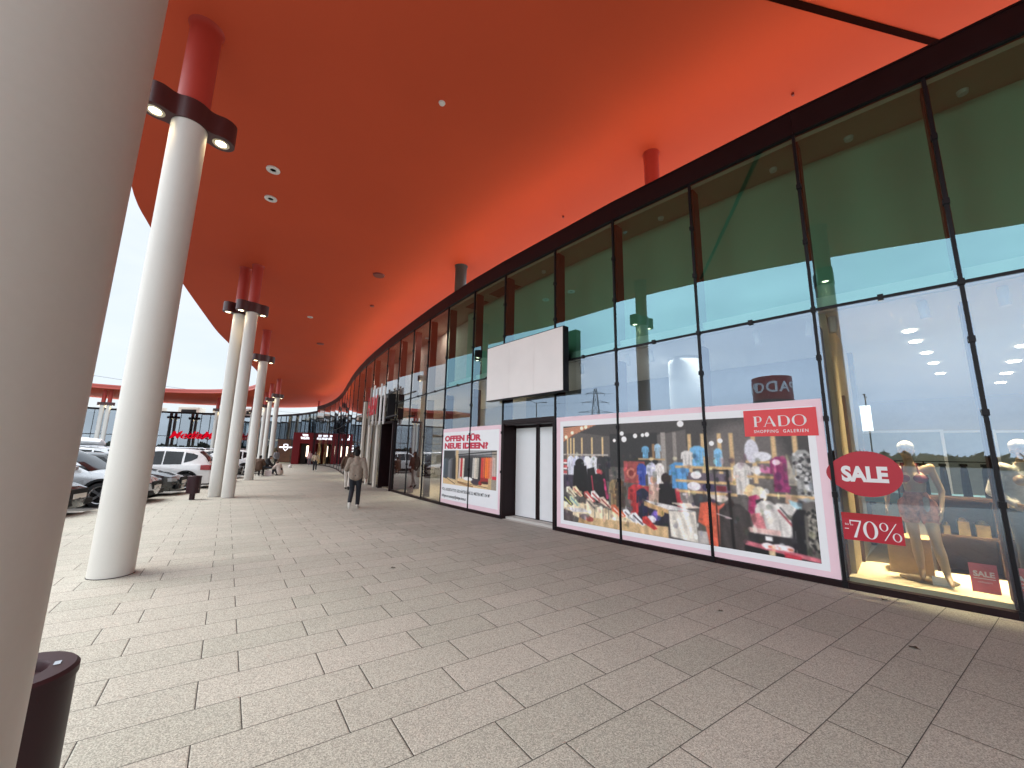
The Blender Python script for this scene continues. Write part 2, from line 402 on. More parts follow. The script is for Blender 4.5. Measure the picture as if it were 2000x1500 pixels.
    vm = nd(nt, 'ShaderNodeVectorMath', operation='SCALE'); L(hue.outputs[2], vm.inputs[0]); L(k, vm.inputs['Scale'])
    mx = nd(nt, 'ShaderNodeMix', data_type='RGBA'); L(joint, mx.inputs[0]); mx.inputs[6].default_value = (0.020, 0.017, 0.015, 1); L(vm.outputs[0], mx.inputs[7])
    bs = nd(nt, 'ShaderNodeBsdfPrincipled'); bs.inputs['Roughness'].default_value = 0.72; bs.inputs['Specular IOR Level'].default_value = 0.35
    L(mx.outputs[2], bs.inputs['Base Color'])
    h = M('ADD', M('MULTIPLY', edge, 1.0), M('MULTIPLY', g1.outputs[0], 0.16))
    bp = nd(nt, 'ShaderNodeBump'); bp.inputs['Strength'].default_value = 0.55; bp.inputs['Distance'].default_value = 0.005; L(h, bp.inputs['Height']); L(bp.outputs[0], bs.inputs['Normal'])
    L(bs.outputs[0], out.inputs[0]); return m
M_paving = paving()
def asphalt():
    m, nt, out = new_mat('asphalt'); L = nt.links.new
    tc = nd(nt, 'ShaderNodeTexCoord')
    n1 = nd(nt, 'ShaderNodeTexNoise'); n1.inputs['Scale'].default_value = 90; n1.inputs['Detail'].default_value = 3; L(tc.outputs['Object'], n1.inputs['Vector'])
    n2 = nd(nt, 'ShaderNodeTexNoise'); n2.inputs['Scale'].default_value = 0.25; n2.inputs['Detail'].default_value = 5; L(tc.outputs['Object'], n2.inputs['Vector'])
    mu = nd(nt, 'ShaderNodeMath', operation='ADD'); L(n1.outputs[0], mu.inputs[0]); L(n2.outputs[0], mu.inputs[1])
    cr = nd(nt, 'ShaderNodeValToRGB'); cr.color_ramp.elements[0].position = 0.7; cr.color_ramp.elements[0].color = (0.055, 0.055, 0.056, 1)
    cr.color_ramp.elements[1].position = 1.3; cr.color_ramp.elements[1].color = (0.13, 0.127, 0.12, 1); L(mu.outputs[0], cr.inputs[0])
    b = nd(nt, 'ShaderNodeBsdfPrincipled'); b.inputs['Roughness'].default_value = 0.85; L(cr.outputs[0], b.inputs['Base Color'])
    bp = nd(nt, 'ShaderNodeBump'); bp.inputs['Strength'].default_value = 0.4; bp.inputs['Distance'].default_value = 0.01; L(n1.outputs[0], bp.inputs['Height']); L(bp.outputs[0], b.inputs['Normal'])
    L(b.outputs[0], out.inputs[0]); return m
M_asph = asphalt()
g = MB(); g.add([(-900, -900, -0.05), (900, -900, -0.05), (900, 900, -0.05), (-900, 900, -0.05)], [(0, 1, 2, 3)])
struct(g.build('ground', M_asph))
KERB = [(-1.6, -13.5), (-4.6, -6.0), (-7.0, 0.0), (-8.8, 5.0), (-10.6, 10.3), (-12.2, 15.0), (-13.9, 19.3), (-15.6, 23.4), (-17.3, 27.2)]
inner = catmull([Vector(q) for q in KERB]+offset([Vector(q) for q in EDGE], 0.9)[16:], 3)
pv = MB(); pv.prism([tuple(p) for p in inner] + [(-75, 40), (-75, 80), (30, 80), (30, -13.5)], -0.25, 0.0)
struct(pv.build('pavement', M_paving))
M_line = pbr('bay_line_paint', (0.62, 0.62, 0.60), rough=0.7, var=0.15)
# ------------------------------------------------------------------ canopy: one floating ring roof
ZS = 8.33
CAN_IN = 2.4                              # how far the canopy reaches over the shop roofs
back = offset(WALLLINE, CAN_IN)
back = [p for i, p in enumerate(back)]
far_edge = [(-25.6, 58.5), (-28.0, 60.6), (-30.8, 62.5), (-33.8, 63.7), (-37.0, 64.3), (-41, 64.2), (-45, 63.0), (-49, 61.7), (-52.5, 60.3), (-55.5, 57.5), (-58, 54), (-61, 49.5), (-63, 44)]
near_back = [p for p in offset(MP[:31], CAN_IN)]
poly = [tuple(p) for p in EDGE_S] + [(-58, 36)] + [tuple(p) for p in reversed(catmull(far_edge, 3))] + [tuple(p) for p in reversed(near_back)] + [(18.5, -13.5)]
canopy = thing('canopy', 'huge curved terracotta red canopy carried on cream columns above the walkway', 'canopy', (0, 0, 0))
cb = MB(); cb.prism(poly, ZS, ZS+0.42, mi=0, mside=1); cb.build('soffit', [M_soffit, M_fascia], canopy)
# thin upper trim that shows on the far rim
tr = MB()
for i in range(len(EDGE_S)-1):
    a, b2 = EDGE_S[i], EDGE_S[i+1]; t = (b2-a).normalized(); nn = Vector((t.y, -t.x))
    A, B = a-nn*0.012, b2-nn*0.012; A2, B2 = a-nn*0.05, b2-nn*0.05
    tr.add([(A.x, A.y, ZS+0.28), (B.x, B.y, ZS+0.28), (B2.x, B2.y, ZS+0.28), (A2.x, A2.y, ZS+0.28), (A.x, A.y, ZS+0.46), (B.x, B.y, ZS+0.46), (B2.x, B2.y, ZS+0.46), (A2.x, A2.y, ZS+0.46)],
           [(0, 3, 2, 1), (4, 5, 6, 7), (0, 1, 5, 4), (1, 2, 6, 5), (2, 3, 7, 6), (3, 0, 4, 7)])
tr.build('edge_trim', M_fascia, canopy)
# expansion joint
sj = MB(); a = Vector((-4.9, 3.12)); b2 = Vector((9.5, 6.02)); t = (b2-a).normalized(); nn = Vector((-t.y, t.x))
M_groove = pbr('joint_groove', (0.022, 0.006, 0.005), rough=0.95, spec=0.0)
for d0, d1, z in ((-0.05, 0.05, ZS-0.004),):
    q = [a+nn*d0, b2+nn*d0, b2+nn*d1, a+nn*d1]; sj.prism([tuple(p) for p in q], z-0.008, z-0.001)
sj.build('expansion_joint', M_groove, canopy)
def ceiling_spot(x, y, r, ring=True):
    m = MB()
    if ring:
        m.lathe([(r*0.45, ZS-0.004), (r*0.45, ZS-0.03), (r, ZS-0.03), (r, ZS-0.001)], 20, 0, ax=(x, y), caps=False)
        m.lathe([(0.0001, ZS-0.012), (r*0.44, ZS-0.012)], 16, 1, ax=(x, y))
    else:
        m.lathe([(0.0001, ZS-0.035), (r*0.8, ZS-0.03), (r, ZS-0.001)], 20, 0, ax=(x, y))
    o = m.build('ceiling_spot', [M_white, M_dark], canopy, smooth=True)
ceiling_spot(-1.46, 6.79, 0.065, False)
ceiling_spot(-5.9, 8.76, 0.15); ceiling_spot(-6.63, 9.9, 0.15)
ceiling_spot(-10.36, 19.66, 0.13)
M_redcap = pbr('red_cap', (0.20, 0.025, 0.018), rough=0.5)
for x, y, r in ((-5.21, 14.58, 0.22), (-12.23, 24.8, 0.22), (-6.6, 17.9, 0.1), (5.15, 6.45, 0.025), (1.38, 10.49, 0.03)):
    m = MB(); m.lathe([(0.0001, ZS-0.05), (r*0.9, ZS-0.05), (r, ZS-0.001)], 18, ax=(x, y)); m.build('sensor_cap', M_redcap, canopy, smooth=True)

# ------------------------------------------------------------------ columns
def dogbone(sep, re, rc, neck=0.155, n=40):
    """plan outline of the lamp collar: ring round the column and two round lobes joined by waisted necks, along x"""
    X = sep+re; top = []
    for k in range(n+1):
        x = -X*math.cos(PI*k/n); ax = abs(x)
        a = math.sqrt(max(0, re*re-(ax-sep)**2)) if ax > sep-re else 0
        b = math.sqrt(max(0, rc*rc-x*x)); c_ = neck if ax < sep else 0
        h = max(a, b, c_); s2 = sum(max(q, 0)**9 for q in (a, b, c_))**(1/9); top.append((x, s2 if ax < sep else a))
    return [(x, -y) for x, y in top] + [(x, y) for x, y in reversed(top[1:-1])]
ZC0, ZC1 = 6.50, 6.86
def make_column(x, y, r, rz, label, group='cream columns carrying the canopy', cap=True):
    t = thing('support_column', label, 'column', (x, y, 0), rz, group)
    m = MB(); m.lathe([(r*1.0, 0.004), (r, 0.4), (r, 3.2), (r, 3.206), (r, ZC0+0.02)], 48); m.build('shaft', M_white_col, t, smooth=True)
    m = MB(); m.lathe([(r+0.005, 0.0), (r+0.005, 0.007), (r-0.01, 0.009)], 48); m.build('base_joint', M_dark, t, smooth=True)
    m = MB(); m.lathe([(r*0.93, ZC1-0.02), (r*0.93, ZS-0.12), (r*0.97, ZS-0.04), (r*1.08, ZS)], 48); m.build('upper_shaft', M_redpaint, t, smooth=True)
    sep = 0.41*r/0.225 if r > 0.2 else 0.36
    c = MB(); c.prism(dogbone(sep, 0.185 if r > .2 else .17, r+0.014), ZC0, ZC1)
    co = c.build('lamp_collar', M_maroon, t, smooth=True, bevel=0.012)
    for sx in (-1, 1):
        l = MB(); l.lathe([(0.0001, ZC0-0.003), (0.075, ZC0-0.003)], 20, 0, ax=(sx*sep, 0), caps=False); 
        l.lathe([(0.075, ZC0-0.003), (0.085, ZC0-0.010), (0.112, ZC0-0.010), (0.118, ZC0-0.001)], 20, 1, ax=(sx*sep, 0), caps=False); l.build('downlight', [M_lamp, M_lampring], co, smooth=True)
        l = MB(); l.lathe([(0.12, ZC1+0.0015), (0.115, ZC1+0.012), (0.085, ZC1+0.014), (0.0001, ZC1+0.006)], 20, 0, ax=(sx*sep, 0)); l.build('uplight', [M_lampring], co, smooth=True)
    return t
def lamp_light(x, y, rz, r, power):
    sep = 0.40*r/0.225 if r > 0.2 else 0.36
    for sx in (-1, 1):
        ld = bpy.data.lights.new('downlight_beam', 'SPOT'); ld.energy = power; ld.spot_size = rad(118); ld.spot_blend = 0.9; ld.color = (1.0, 0.72, 0.36); ld.shadow_soft_size = 0.05
        lo = bpy.data.objects.new('downlight_beam', ld); link(lo)
        lo.location = (x+math.cos(rz)*sx*sep, y+math.sin(rz)*sx*sep, ZC0-0.03)
A0 = math.atan2(0.60, 0.49)
CW = [(-0.945, 0.585, .225, A0-0.25, 'nearest cream column, filling the left edge beside the litter bin'),
      (-5.07, 5.48, .225, A0, 'cream column with round lamp collar, first whole one from the left'),
      (-10.11, 14.22, .187, A0+0.05, 'left column of the close pair beside the far litter bin'),
      (-9.5, 14.0, .19, A0+0.05, 'right column of the close pair beside the far litter bin'),
      (-14.05, 22.18, .225, A0+0.12, 'single cream column in front of the seated group'),
      (-24.7, 40.9, .19, A0+0.2, 'slim cream column just behind the seated people'),
      (-22.3, 38.0, .21, A0+0.2, 'cream column beside the person in the grey jacket'),
      (-29.0, 47.2, .2, A0+0.4, 'farthest column of the row, half hidden behind the slim one')]
for x, y, r, a, lb in CW: make_column(x, y, r, a, lb)
for k, (x, y, r, a, lb) in enumerate(CW): lamp_light(x, y, a, r, 2.0 if k == 0 else 5.0)
CF = [(-48.44, 47.5, .21, 0.2, 'left column of the pair in front of the far electronics store'),
      (-47.9, 47.7, .21, 0.2, 'right column of the pair in front of the far electronics store'),
      (-38.6, 52.7, .21, 0.0, 'column in front of the red script store sign'),
      (-34.8, 54.0, .2, 0.0, 'distant column seen just left of the single near column')]
for x, y, r, a, lb in CF: make_column(x, y, r, a, lb, 'columns of the canopy across the car park')
for x, y, r, a, lb in CF: lamp_light(x, y, a, r, 7.0)
# column tops that carry the canopy above the shop roofs
def roof_post(x, y, r, mat, label):
    m = MB(); m.lathe([(r, 6.62), (r, ZS-0.1), (r*1.15, ZS)], 28); o = m.build('roof_post', mat, None, smooth=True); o.location = (x, y, 0); tag(o, label, 'post', 'posts standing on the shop roof')
roof_post(3.05, 8.05, 0.16, M_redpaint, 'red post between the shop roof and the canopy')
roof_post(-1.93, 13.75, 0.21, pbr('grey_post', (0.05, 0.055, 0.05), rough=0.35), 'dark grey post between the shop roof and the canopy')
roof_post(-26.4, 54.9, 0.16, M_redpaint, 'thin distant post under the canopy above the red portal')
# ------------------------------------------------------------------ glass shop front
ZT, ZG0, ZG1, ZF = 3.70, 0.075, 6.53, 6.90
class Panel:
    def __init__(s, a, b):
        s.a, s.b = Vector(a), Vector(b); d = s.b-s.a; s.len = d.length; s.t = d/s.len; s.n = Vector((s.t.y, -s.t.x))     # n points into the building
        s.rz = math.atan2(s.t.y, s.t.x)
    def P(s, u, z, off=0.0):
        p = s.a + s.t*(u*s.len) + s.n*off; return Vector((p.x, p.y, z))
    def M(s, u, z, off=0.0):
        """matrix: X reads left to right for someone outside, Y up, Z out towards the viewer"""
        p = s.P(u, z, off); t, n = s.t, s.n
        return Matrix(((-t.x, 0, -n.x, p.x), (-t.y, 0, -n.y, p.y), (0, 1, 0, p.z), (0, 0, 0, 1)))
    def box(s, mb, u0, u1, o0, o1, z0, z1, mi=0):
        """u in metres along the panel, o = offset inwards"""
        c = [s.a+s.t*u0+s.n*o0, s.a+s.t*u1+s.n*o0, s.a+s.t*u1+s.n*o1, s.a+s.t*u0+s.n*o1]
        vs = [(p.x, p.y, z0) for p in c]+[(p.x, p.y, z1) for p in c]
        mb.add(vs, [(0,1,2,3),(7,6,5,4),(4,5,1,0),(5,6,2,1),(6,7,3,2),(7,4,0,3)], mi)
NEAR = [Panel(MP[i], MP[i+1]) for i in range(len(MP)-1)]
PN = lambda i: NEAR[i+I0]                 # PN(1) is the window with the mannequin
DOOR_I, HM_I = I0+5, I0+11                # recessed white doors; dark entrance of the next shop
UPW, UPT = 1.2, 52
bldg = thing('shop_building', 'long curved glass shop front with dark maroon frames under the canopy', 'building', (0, 0, 0))

def pane(p, z0, z1, mat, parent, u0=0.014, u1=None):
    m = MB(); u1 = p.len-0.014 if u1 is None else u1
    p.box(m, u0, u1, -0.008, 0.008, z0, z1, 1)
    m.m[-6+2] = 0                          # the outer face carries the coating
    ta, tb = RNG.uniform(-.005, .005), RNG.uniform(-.006, .006)      # every pane hangs a hair out of true
    def warp(v):
        q = Vector((v[0], v[1])); u = (q-p.a).dot(p.t)/p.len-.5; h = (v[2]-z0)/(z1-z0)-.5; q += p.n*(ta*u+tb*h); return (q.x, q.y, v[2])
    m.v = [warp(v) for v in m.v]
    return m.build('window_pane', [mat, M_clear], parent)
def clampbox(p, mb, u, z):
    p.box(mb, u-0.03, u+0.03, -0.045, 0.0, z-0.035, z+0.035)
NP = len(NEAR)
for i, p in enumerate(NEAR):
    tint = M_glass_t if i <= I0+7 else M_glass_n
    low0 = 2.37 if i == DOOR_I else (2.95 if i == HM_I else ZG0)
    pane(p, ZT+0.02, ZG1, M_glass_u if i <= I0+7 else tint, bldg)
    pane(p, low0+0.02, ZT-0.02, tint, bldg)
    m = MB(); p.box(m, 0.0, p.len, -0.05, 0.06, ZG1, ZF); p.box(m, 0, p.len, -0.062, 0.30, ZF, ZF+0.03)
    m.build('fascia_panel', M_maroon2, bldg)
    m = MB(); p.box(m, 0.016, p.len-0.016, -0.022, 0.03, ZT-0.018, ZT+0.018); clampbox(p, m, p.len*0.5, ZT)
    m.build('transom', M_black, bldg)
    if i not in (DOOR_I, HM_I):
        m = MB(); p.box(m, 0.0, p.len, -0.035, 0.08, 0.0, 0.075)
        p.box(m, p.len*0.5-0.05, p.len*0.5+0.05, -0.045, -0.035, 0.015, 0.062); m.build('plinth', M_maroon2, bldg)
for i in range(NP+1):
    p = NEAR[min(i, NP-1)]; u = 0.0 if i < NP else p.len
    if i == 0: n = NEAR[0].n
    elif i == NP: n = NEAR[-1].n
    else: n = (NEAR[i-1].n+NEAR[i].n).normalized()
    q = Panel(MP[i], MP[i]+Vector((-n.y, n.x)))
    m = MB(); q.box(m, -0.019, 0.019, -0.028, 0.03, 0.0, ZG1)
    for z in (0.05, 1.15, 2.15, 3.0, ZT, 4.75, 5.65): clampbox(q, m, 0.0, z)
    m.build('mullion', M_black, bldg)
    m = MB(); q.box(m, -0.035, 0.035, 0.07, 0.30, 0.08, ZT-0.22); q.box(m, -0.035, 0.035, 0.07, 0.30, ZT+0.1, ZG1); m.build('support_fin', M_fin, bldg)
# warm uplighters standing behind the parapet, washing the soffit
M_upl = emit('uplight_strip', (1.0, 0.62, 0.34), 3.0)
for i, p in enumerate(NEAR):
    m = MB(); p.box(m, .1, p.len-.1, .16, .24, ZF-.02, ZF+.055); p.box(m, .12, p.len-.12, .17, .23, ZF+.056, ZF+.06, 1); m.build('roof_uplight', [M_black, M_upl], bldg)
    ld = bpy.data.lights.new('roof_uplight_beam', 'AREA'); ld.shape = 'RECTANGLE'; ld.size = p.len-.25; ld.size_y = .06; ld.energy = UPW*p.len/1.6; ld.color = (1.0, 0.68, 0.26)
    lo = bpy.data.objects.new('roof_uplight_beam', ld); link(lo); lo.location = p.P(.5, ZF+.07, .20)
    # emits along its local -Z: aim up and out over the walkway
    dirv = (Vector((0, 0, 1))*math.cos(rad(UPT))-Vector((p.n.x, p.n.y, 0))*math.sin(rad(UPT)))
    zx = -dirv; xx = Vector((p.t.x, p.t.y, 0)); yy = zx.cross(xx); lo.rotation_euler = Matrix((xx, yy, zx)).transposed().to_euler()
# roof deck of the shops
roofp = [tuple(p) for p in offset(MP, 0.07)]+[(-14, 62), (30, 62), (30, 5)]
m = MB(); m.prism(roofp, 6.56, 6.66); m.build('roof_deck', M_roof, bldg)
# --- inside: intermediate ceiling, upper room, lower shop
def strip(i0, i1, o0, o1, z0, z1, name, mat, parent=bldg, ext=0.0):
    A = offset(MP[i0:i1+1], o0); B = offset(MP[i0:i1+1], o1)
    m = MB(); m.prism([tuple(p) for p in A]+[tuple(p) for p in reversed(B)], z0, z1); return m.build(name, mat, parent)
M_upwall = pbr('upper_wall_green', (0.36, 0.54, 0.44), rough=0.8, var=0.04, scale=0.8)
M_upceil = pbr('upper_ceiling', (0.50, 0.42, 0.34), rough=0.8, var=0.03)
strip(0, I0+8, 0.31, 14.0, 3.72, 3.95, 'mid_ceiling', M_ceil)
strip(0, I0+8, 0.10, 0.30, 3.735, 3.90, 'slab_edge', M_white)
strip(0, I0+8, 0.76, 0.86, 3.96, 6.45, 'upper_back_wall', M_upwall)
strip(0, I0+8, 0.06, 0.86, 6.46, 6.53, 'upper_ceiling', M_upceil)
strip(I0+8, NP, 0.31, 5.0, 3.72, 3.95, 'mid_ceiling', M_ceil)
strip(I0+8, NP, 1.1, 1.2, 3.96, 6.45, 'upper_back_wall', pbr('upper_wall_grey', (0.62, 0.52, 0.47), rough=0.8))
strip(I0+8, NP, 0.06, 1.2, 6.46, 6.53, 'upper_ceiling', M_upceil)
strip(I0+8, NP, 0.09, 5.0, 0.0, 0.06, 'shop_floor', M_floorw)
strip(I0+8, NP, 4.2, 4.4, 0.06, 3.72, 'back_wall', M_conc)
for k_ in (9, 11, 13, 15, 17, 19):
    ld = bpy.data.lights.new('upper_fill_light', 'AREA'); ld.energy = 7; ld.size = .5; ld.color = (1.0, .92, .84); lo = bpy.data.objects.new('upper_fill_light', ld); link(lo); lo.location = PN(k_).P(.5, 6.44, .6)  # added fill that brightens the upper back wall, no lamp fitting here
# dark ceiling hatches and smoke detectors in the upper room
p = PN(6)
m = MB(); p.box(m, 0.2, 1.3, 0.33, .72, 6.452, 6.459); m.build('ceiling_hatch', M_brown, bldg)
p = PN(7)
m = MB(); p.box(m, 0.3, 1.2, 0.33, .72, 6.452, 6.459); m.build('ceiling_hatch', M_brown, bldg)
for k, u, o in ((1, .8, .5), (0, 1.1, 0.5), (3, .8, .5), (5, .9, .5), (2, .4, .5)):
    c0 = PN(k).P(u/PN(k).len, 0, o); m = MB(); m.lathe([(0.0001, 6.40), (0.05, 6.41), (0.06, 6.459)], 16, ax=(c0.x, c0.y)); m.build('smoke_detector', M_white, bldg, smooth=True)
# white cylinder track lights under the mid ceiling, close to the glass
def track_light(k, u, tilt):
    p = PN(k); c0 = p.P(u, 3.60, 0.55)
    m = MB(); Mx = Matrix.Translation(c0) @ Matrix.Rotation(p.rz, 4, 'Z') @ Matrix.Rotation(tilt, 4, 'Y')
    m.lathe([(0.045, -0.13), (0.05, -0.12), (0.05, 0.10), (0.04, 0.115)], 18, 0, Mx); m.lathe([(0.0001, -0.126), (0.04, -0.126)], 16, 1, Mx)
    m.box(-0.012, 0.012, -0.012, 0.012, 0.1, 0.13, 0, Mx)
    m.build('track_light', [M_white, M_lamp if k < 2 else M_lampring], bldg, smooth=True)
for k, u, tl in ((0, .75, 0), (1, .90, 0), (1, .22, 0.1), (2, .55, 0.1), (2, .10, -.15), (3, .72, .15), (3, .12, -.1), (4, .80, .1), (4, .06, 0), (6, .6, .1)): track_light(k, u, tl)
# round white pillar inside the vacant shop
c0 = PN(3).P(0.62, 0, 1.7); m = MB(); m.lathe([(0.33, 0.06), (0.33, 3.72)], 32, ax=(c0.x, c0.y)); m.build('round_pillar', M_white, bldg, smooth=True)
strip(I0+2, I0+8, 3.4, 3.55, 0.06, 3.72, 'vacant_back_wall', pbr('vacant_wall', (0.20, 0.21, 0.22), rough=0.8))
strip(I0+2, I0+8, 0.09, 3.4, 0.0, 0.06, 'vacant_floor', M_conc)
# --- recessed entrance with white-covered double doors (panel 5)
p = NEAR[DOOR_I]; R = 0.42
ent = MB(); p.box(ent, 0.0, 0.07, -0.03, R, 0.0, 2.37); p.box(ent, p.len-0.07, p.len, -0.03, R, 0.0, 2.37); p.box(ent, 0, p.len, -0.03, R, 2.37, 2.47); p.box(ent, 0.07, p.len-0.07, 0.0, R, 2.33, 2.37)
ent.build('door_surround', M_maroon2, bldg)
dr = MB(); p.box(dr, 0.07, p.len-0.07, R-0.06, R, 2.27, 2.33); p.box(dr, 0.07, p.len-0.07, R-0.06, R, 0.004, 0.07)
p.box(dr, p.len*0.5+0.02, p.len*0.5+0.07, R-0.06, R, 0.07, 2.27); p.box(dr, p.len*0.5-0.05, p.len*0.5-0.0, R-0.06, R, 0.07, 2.27)
p.box(dr, p.len*0.5-0.1, p.len*0.5+0.1, R-0.11, R-0.06, 2.27, 2.35)
dr.build('door_frame', M_maroon2, bldg)
for u0, u1 in ((0.10, p.len*0.5-0.05), (p.len*0.5+0.07, p.len-0.10)):
    m = MB(); p.box(m, u0, u1, R-0.035, R-0.01, 0.07, 2.27); m.build('door_leaf', pbr('white_door_film', (0.84, 0.85, 0.86), rough=0.35, var=0.02), bldg)
m = MB(); p.box(m, 0.0, p.len, -0.02, R+0.3, 0.0, 0.004); m.build('threshold', M_conc, bldg)
# --- dark entrance of the neighbouring shop
p = NEAR[HM_I]
m = MB(); p.box(m, 0, 0.1, -0.1, 1.2, 0, 2.95); p.box(m, p.len-0.1, p.len, -0.1, 1.2, 0, 2.95); p.box(m, 0, p.len, -0.1, 1.2, 2.85, 2.95); p.box(m, 0.1, p.len-0.1, 1.1, 1.2, 0, 2.85)
m.build('entrance_portal', M_maroon2, bldg)
# pale pilasters past that entrance
for k, u in ((12, .15), (12, .75), (13, .45)):
    p = NEAR[I0+k]; m = MB(); p.box(m, u*p.len, u*p.len+0.32, -0.16, -0.05, 0.0, 4.3); m.build('pilaster', pbr('pale_pilaster', (0.62, 0.57, 0.50), rough=0.5), bldg)
# ------------------------------------------------------------------ lit lingerie shop behind panels 1, 0 and further right
shop_i0, shop_i1 = 0, I0+2
strip(shop_i0, shop_i1, 0.09, 14.0, 0.0, 0.05, 'shop_floor', M_floorw)
strip(shop_i0, shop_i1, 13.0, 13.2, 0.05, 3.72, 'back_wall', M_beige)
p = PN(1)
# partition wall running back from the mullion between poster and window
m = MB(); p.box(m, p.len-0.10, p.len-0.02, 0.32, 5.0, 0.05, 3.72); m.build('partition_wall', M_beige, bldg)
m = MB(); p.box(m, p.len-0.135, p.len-0.10, 1.2, 1.35, 0.05, 2.6); m.build('partition_trim', M_brown, bldg)
# display platform
plat = [Panel(MP[i], MP[i+1]) for i in range(0, I0+2)]
A = offset(MP[0:I0+3], 0.085); B = offset(MP[0:I0+3], 1.35)
m = MB(); m.prism([tuple(q) for q in A]+[tuple(q) for q in reversed(B)], 0.05, 0.13); m.build('display_platform', M_cream, bldg, bevel=0.004)
# glowing ceiling discs
for k, (u_, o_) in enumerate(((.30, 2.2), (.24, 3.1), (.12, 4.3), (.02, 5.6), (-.10, 7.2))):
    c0 = p.P(u_, 0, o_)
    m = MB(); m.lathe([(0.0001, 3.70), (0.075, 3.70), (0.08, 3.719)], 20, ax=(c0.x, c0.y)); m.build('ceiling_downlight', emit('shop_lamp', (1.0, 0.93, 0.8), 5.0) if k == 0 else bpy.data.materials['shop_lamp'], bldg)
for k in range(5):
    c0 = PN(0).P(0.35-0.05*k, 0, 3.0+1.7*k)
    m = MB(); m.lathe([(0.0001, 3.70), (0.09, 3.70), (0.10, 3.719)], 20, ax=(c0.x, c0.y)); m.build('ceiling_downlight', bpy.data.materials['shop_lamp'], bldg)
def area(loc, size, power, col, rot=(0, 0, 0), sy=None, spread=110):
    ld = bpy.data.lights.new('shop_light', 'AREA'); ld.energy = power; ld.color = col; ld.size = size
    if sy: ld.shape = 'RECTANGLE'; ld.size_y = sy
    ld.spread = rad(spread)
    lo = bpy.data.objects.new('shop_light', ld); link(lo); lo.location = loc; lo.rotation_euler = rot
c0 = PN(0).P(0.9, 3.66, 1.0); area(c0, 2.6, 42, (1.0, 0.80, 0.52), (0, 0, PN(1).rz), 0.3, 46)
c0 = PN(0).P(0.5, 3.66, 5.5); area(c0, 4.0, 45, (1.0, 0.93, 0.82), (0, 0, PN(1).rz), 4.0, 62)
c0 = PN(0).P(0.3, 3.66, 10.5); area(c0, 4.0, 28, (1.0, 0.95, 0.86), (0, 0, PN(1).rz), 4.0, 80)
# vacant shop and neighbour get a little lamp light too
c0 = PN(4).P(0.5, 3.66, 1.8); area(c0, 4.0, 25, (0.9, 0.96, 1.0), (0, 0, PN(4).rz), 0.8)
for k in (9, 11, 14, 17): c0 = PN(k).P(0.5, 3.66, 1.6); area(c0, 1.5, 45, (1.0, 0.93, 0.8), (0, 0, PN(k).rz), 0.8)

# --- furniture deeper in the shop
def at(k, u, o, z=0.0): return PN(k).P(u, z, o)
def low_shelf(k, u, o, w, label):
    c = at(k, u, o, 0.05); t = thing('display_unit', label, 'display unit', c, PN(k).rz+PI, 'low display units in the lit shop')
    m = MB(); m.box(-w/2, w/2, -0.2, 0.2, 0, 0.04); m.box(-w/2, w/2, 0.17, 0.2, 0.04, 1.02); m.box(-w/2, -w/2+0.03, -0.2, 0.17, 0.04, 1.02); m.box(w/2-0.03, w/2, -0.2, 0.17, 0.04, 1.02); m.box(-w/2, w/2, -0.21, 0.2, 1.02, 1.06); m.build('case', M_brown, t)
    m = MB(); m.box(-w/2+0.03, w/2-0.03, -0.2, 0.17, 0.52, 0.55); m.build('shelf', M_brown, t)
    rr = random.Random(int(w*100))
    g = MB(); xx = -w/2+0.12
    while xx < w/2-0.12:
        h = rr.uniform(0.08, 0.26); d = rr.uniform(0.06, 0.14); g.box(xx, xx+d, -0.12, 0.08, 0.55, 0.55+h); g.ball((xx+d/2, -0.02, 0.55+h), (d*0.4, 0.05, 0.05), 0, 8, 6); xx += d+rr.uniform(0.03, 0.1)
    o2 = g.build('goods', pbr('goods_gold', (0.42, 0.30, 0.10), rough=0.35, var=0.4, scale=9), t); o2['kind'] = 'stuff'
low_shelf(1, 0.06, 1.75, 0.9, 'dark brown low display unit with gold boxes behind the standing SALE card')
low_shelf(0, 0.45, 1.8, 1.5, 'dark brown low display unit at the right edge behind the white jacket')
def bench(k, u, o, w):
    c = at(k, u, o, 0.05); t = thing('display_table', 'long table with pale blue cloth deep in the lit shop', 'table', c, PN(k).rz)
    m = MB(); m.box(-w/2, w/2, -0.35, 0.35, 0.80, 0.98); m.build('tabletop', pbr('pale_blue_cloth', (0.22, 0.42, 0.48), rough=0.6, var=0.12), t)
    for sx in (-1, 1):
        for sy in (-1, 1):
            m = MB(); m.cbox((sx*(w/2-0.1), sy*0.28, 0.40), (0.06, 0.06, 0.80)); m.build('leg', M_brown, t)
bench(0, 0.98, 3.6, 3.4)
def crate_box(k, u, o, sx, sy, sz, mat, label):
    c = at(k, u, o, 0.131); m = MB(); m.box(-sx/2, sx/2, -sy/2, sy/2, 0, sz); m.box(-sx/2-.01, sx/2+.01, -sy/2-.01, sy/2+.01, sz-0.03, sz+0.005)
    ob = m.build('plinth_cube', mat, None, bevel=0.005); ob.location = c; ob.rotation_euler = (0, 0, PN(k).rz); tag(ob, label, 'display cube')
crate_box(1, 0.56, 1.02, 0.42, 0.40, 0.46, M_wood, 'wooden display cube behind the legs of the bikini mannequin')
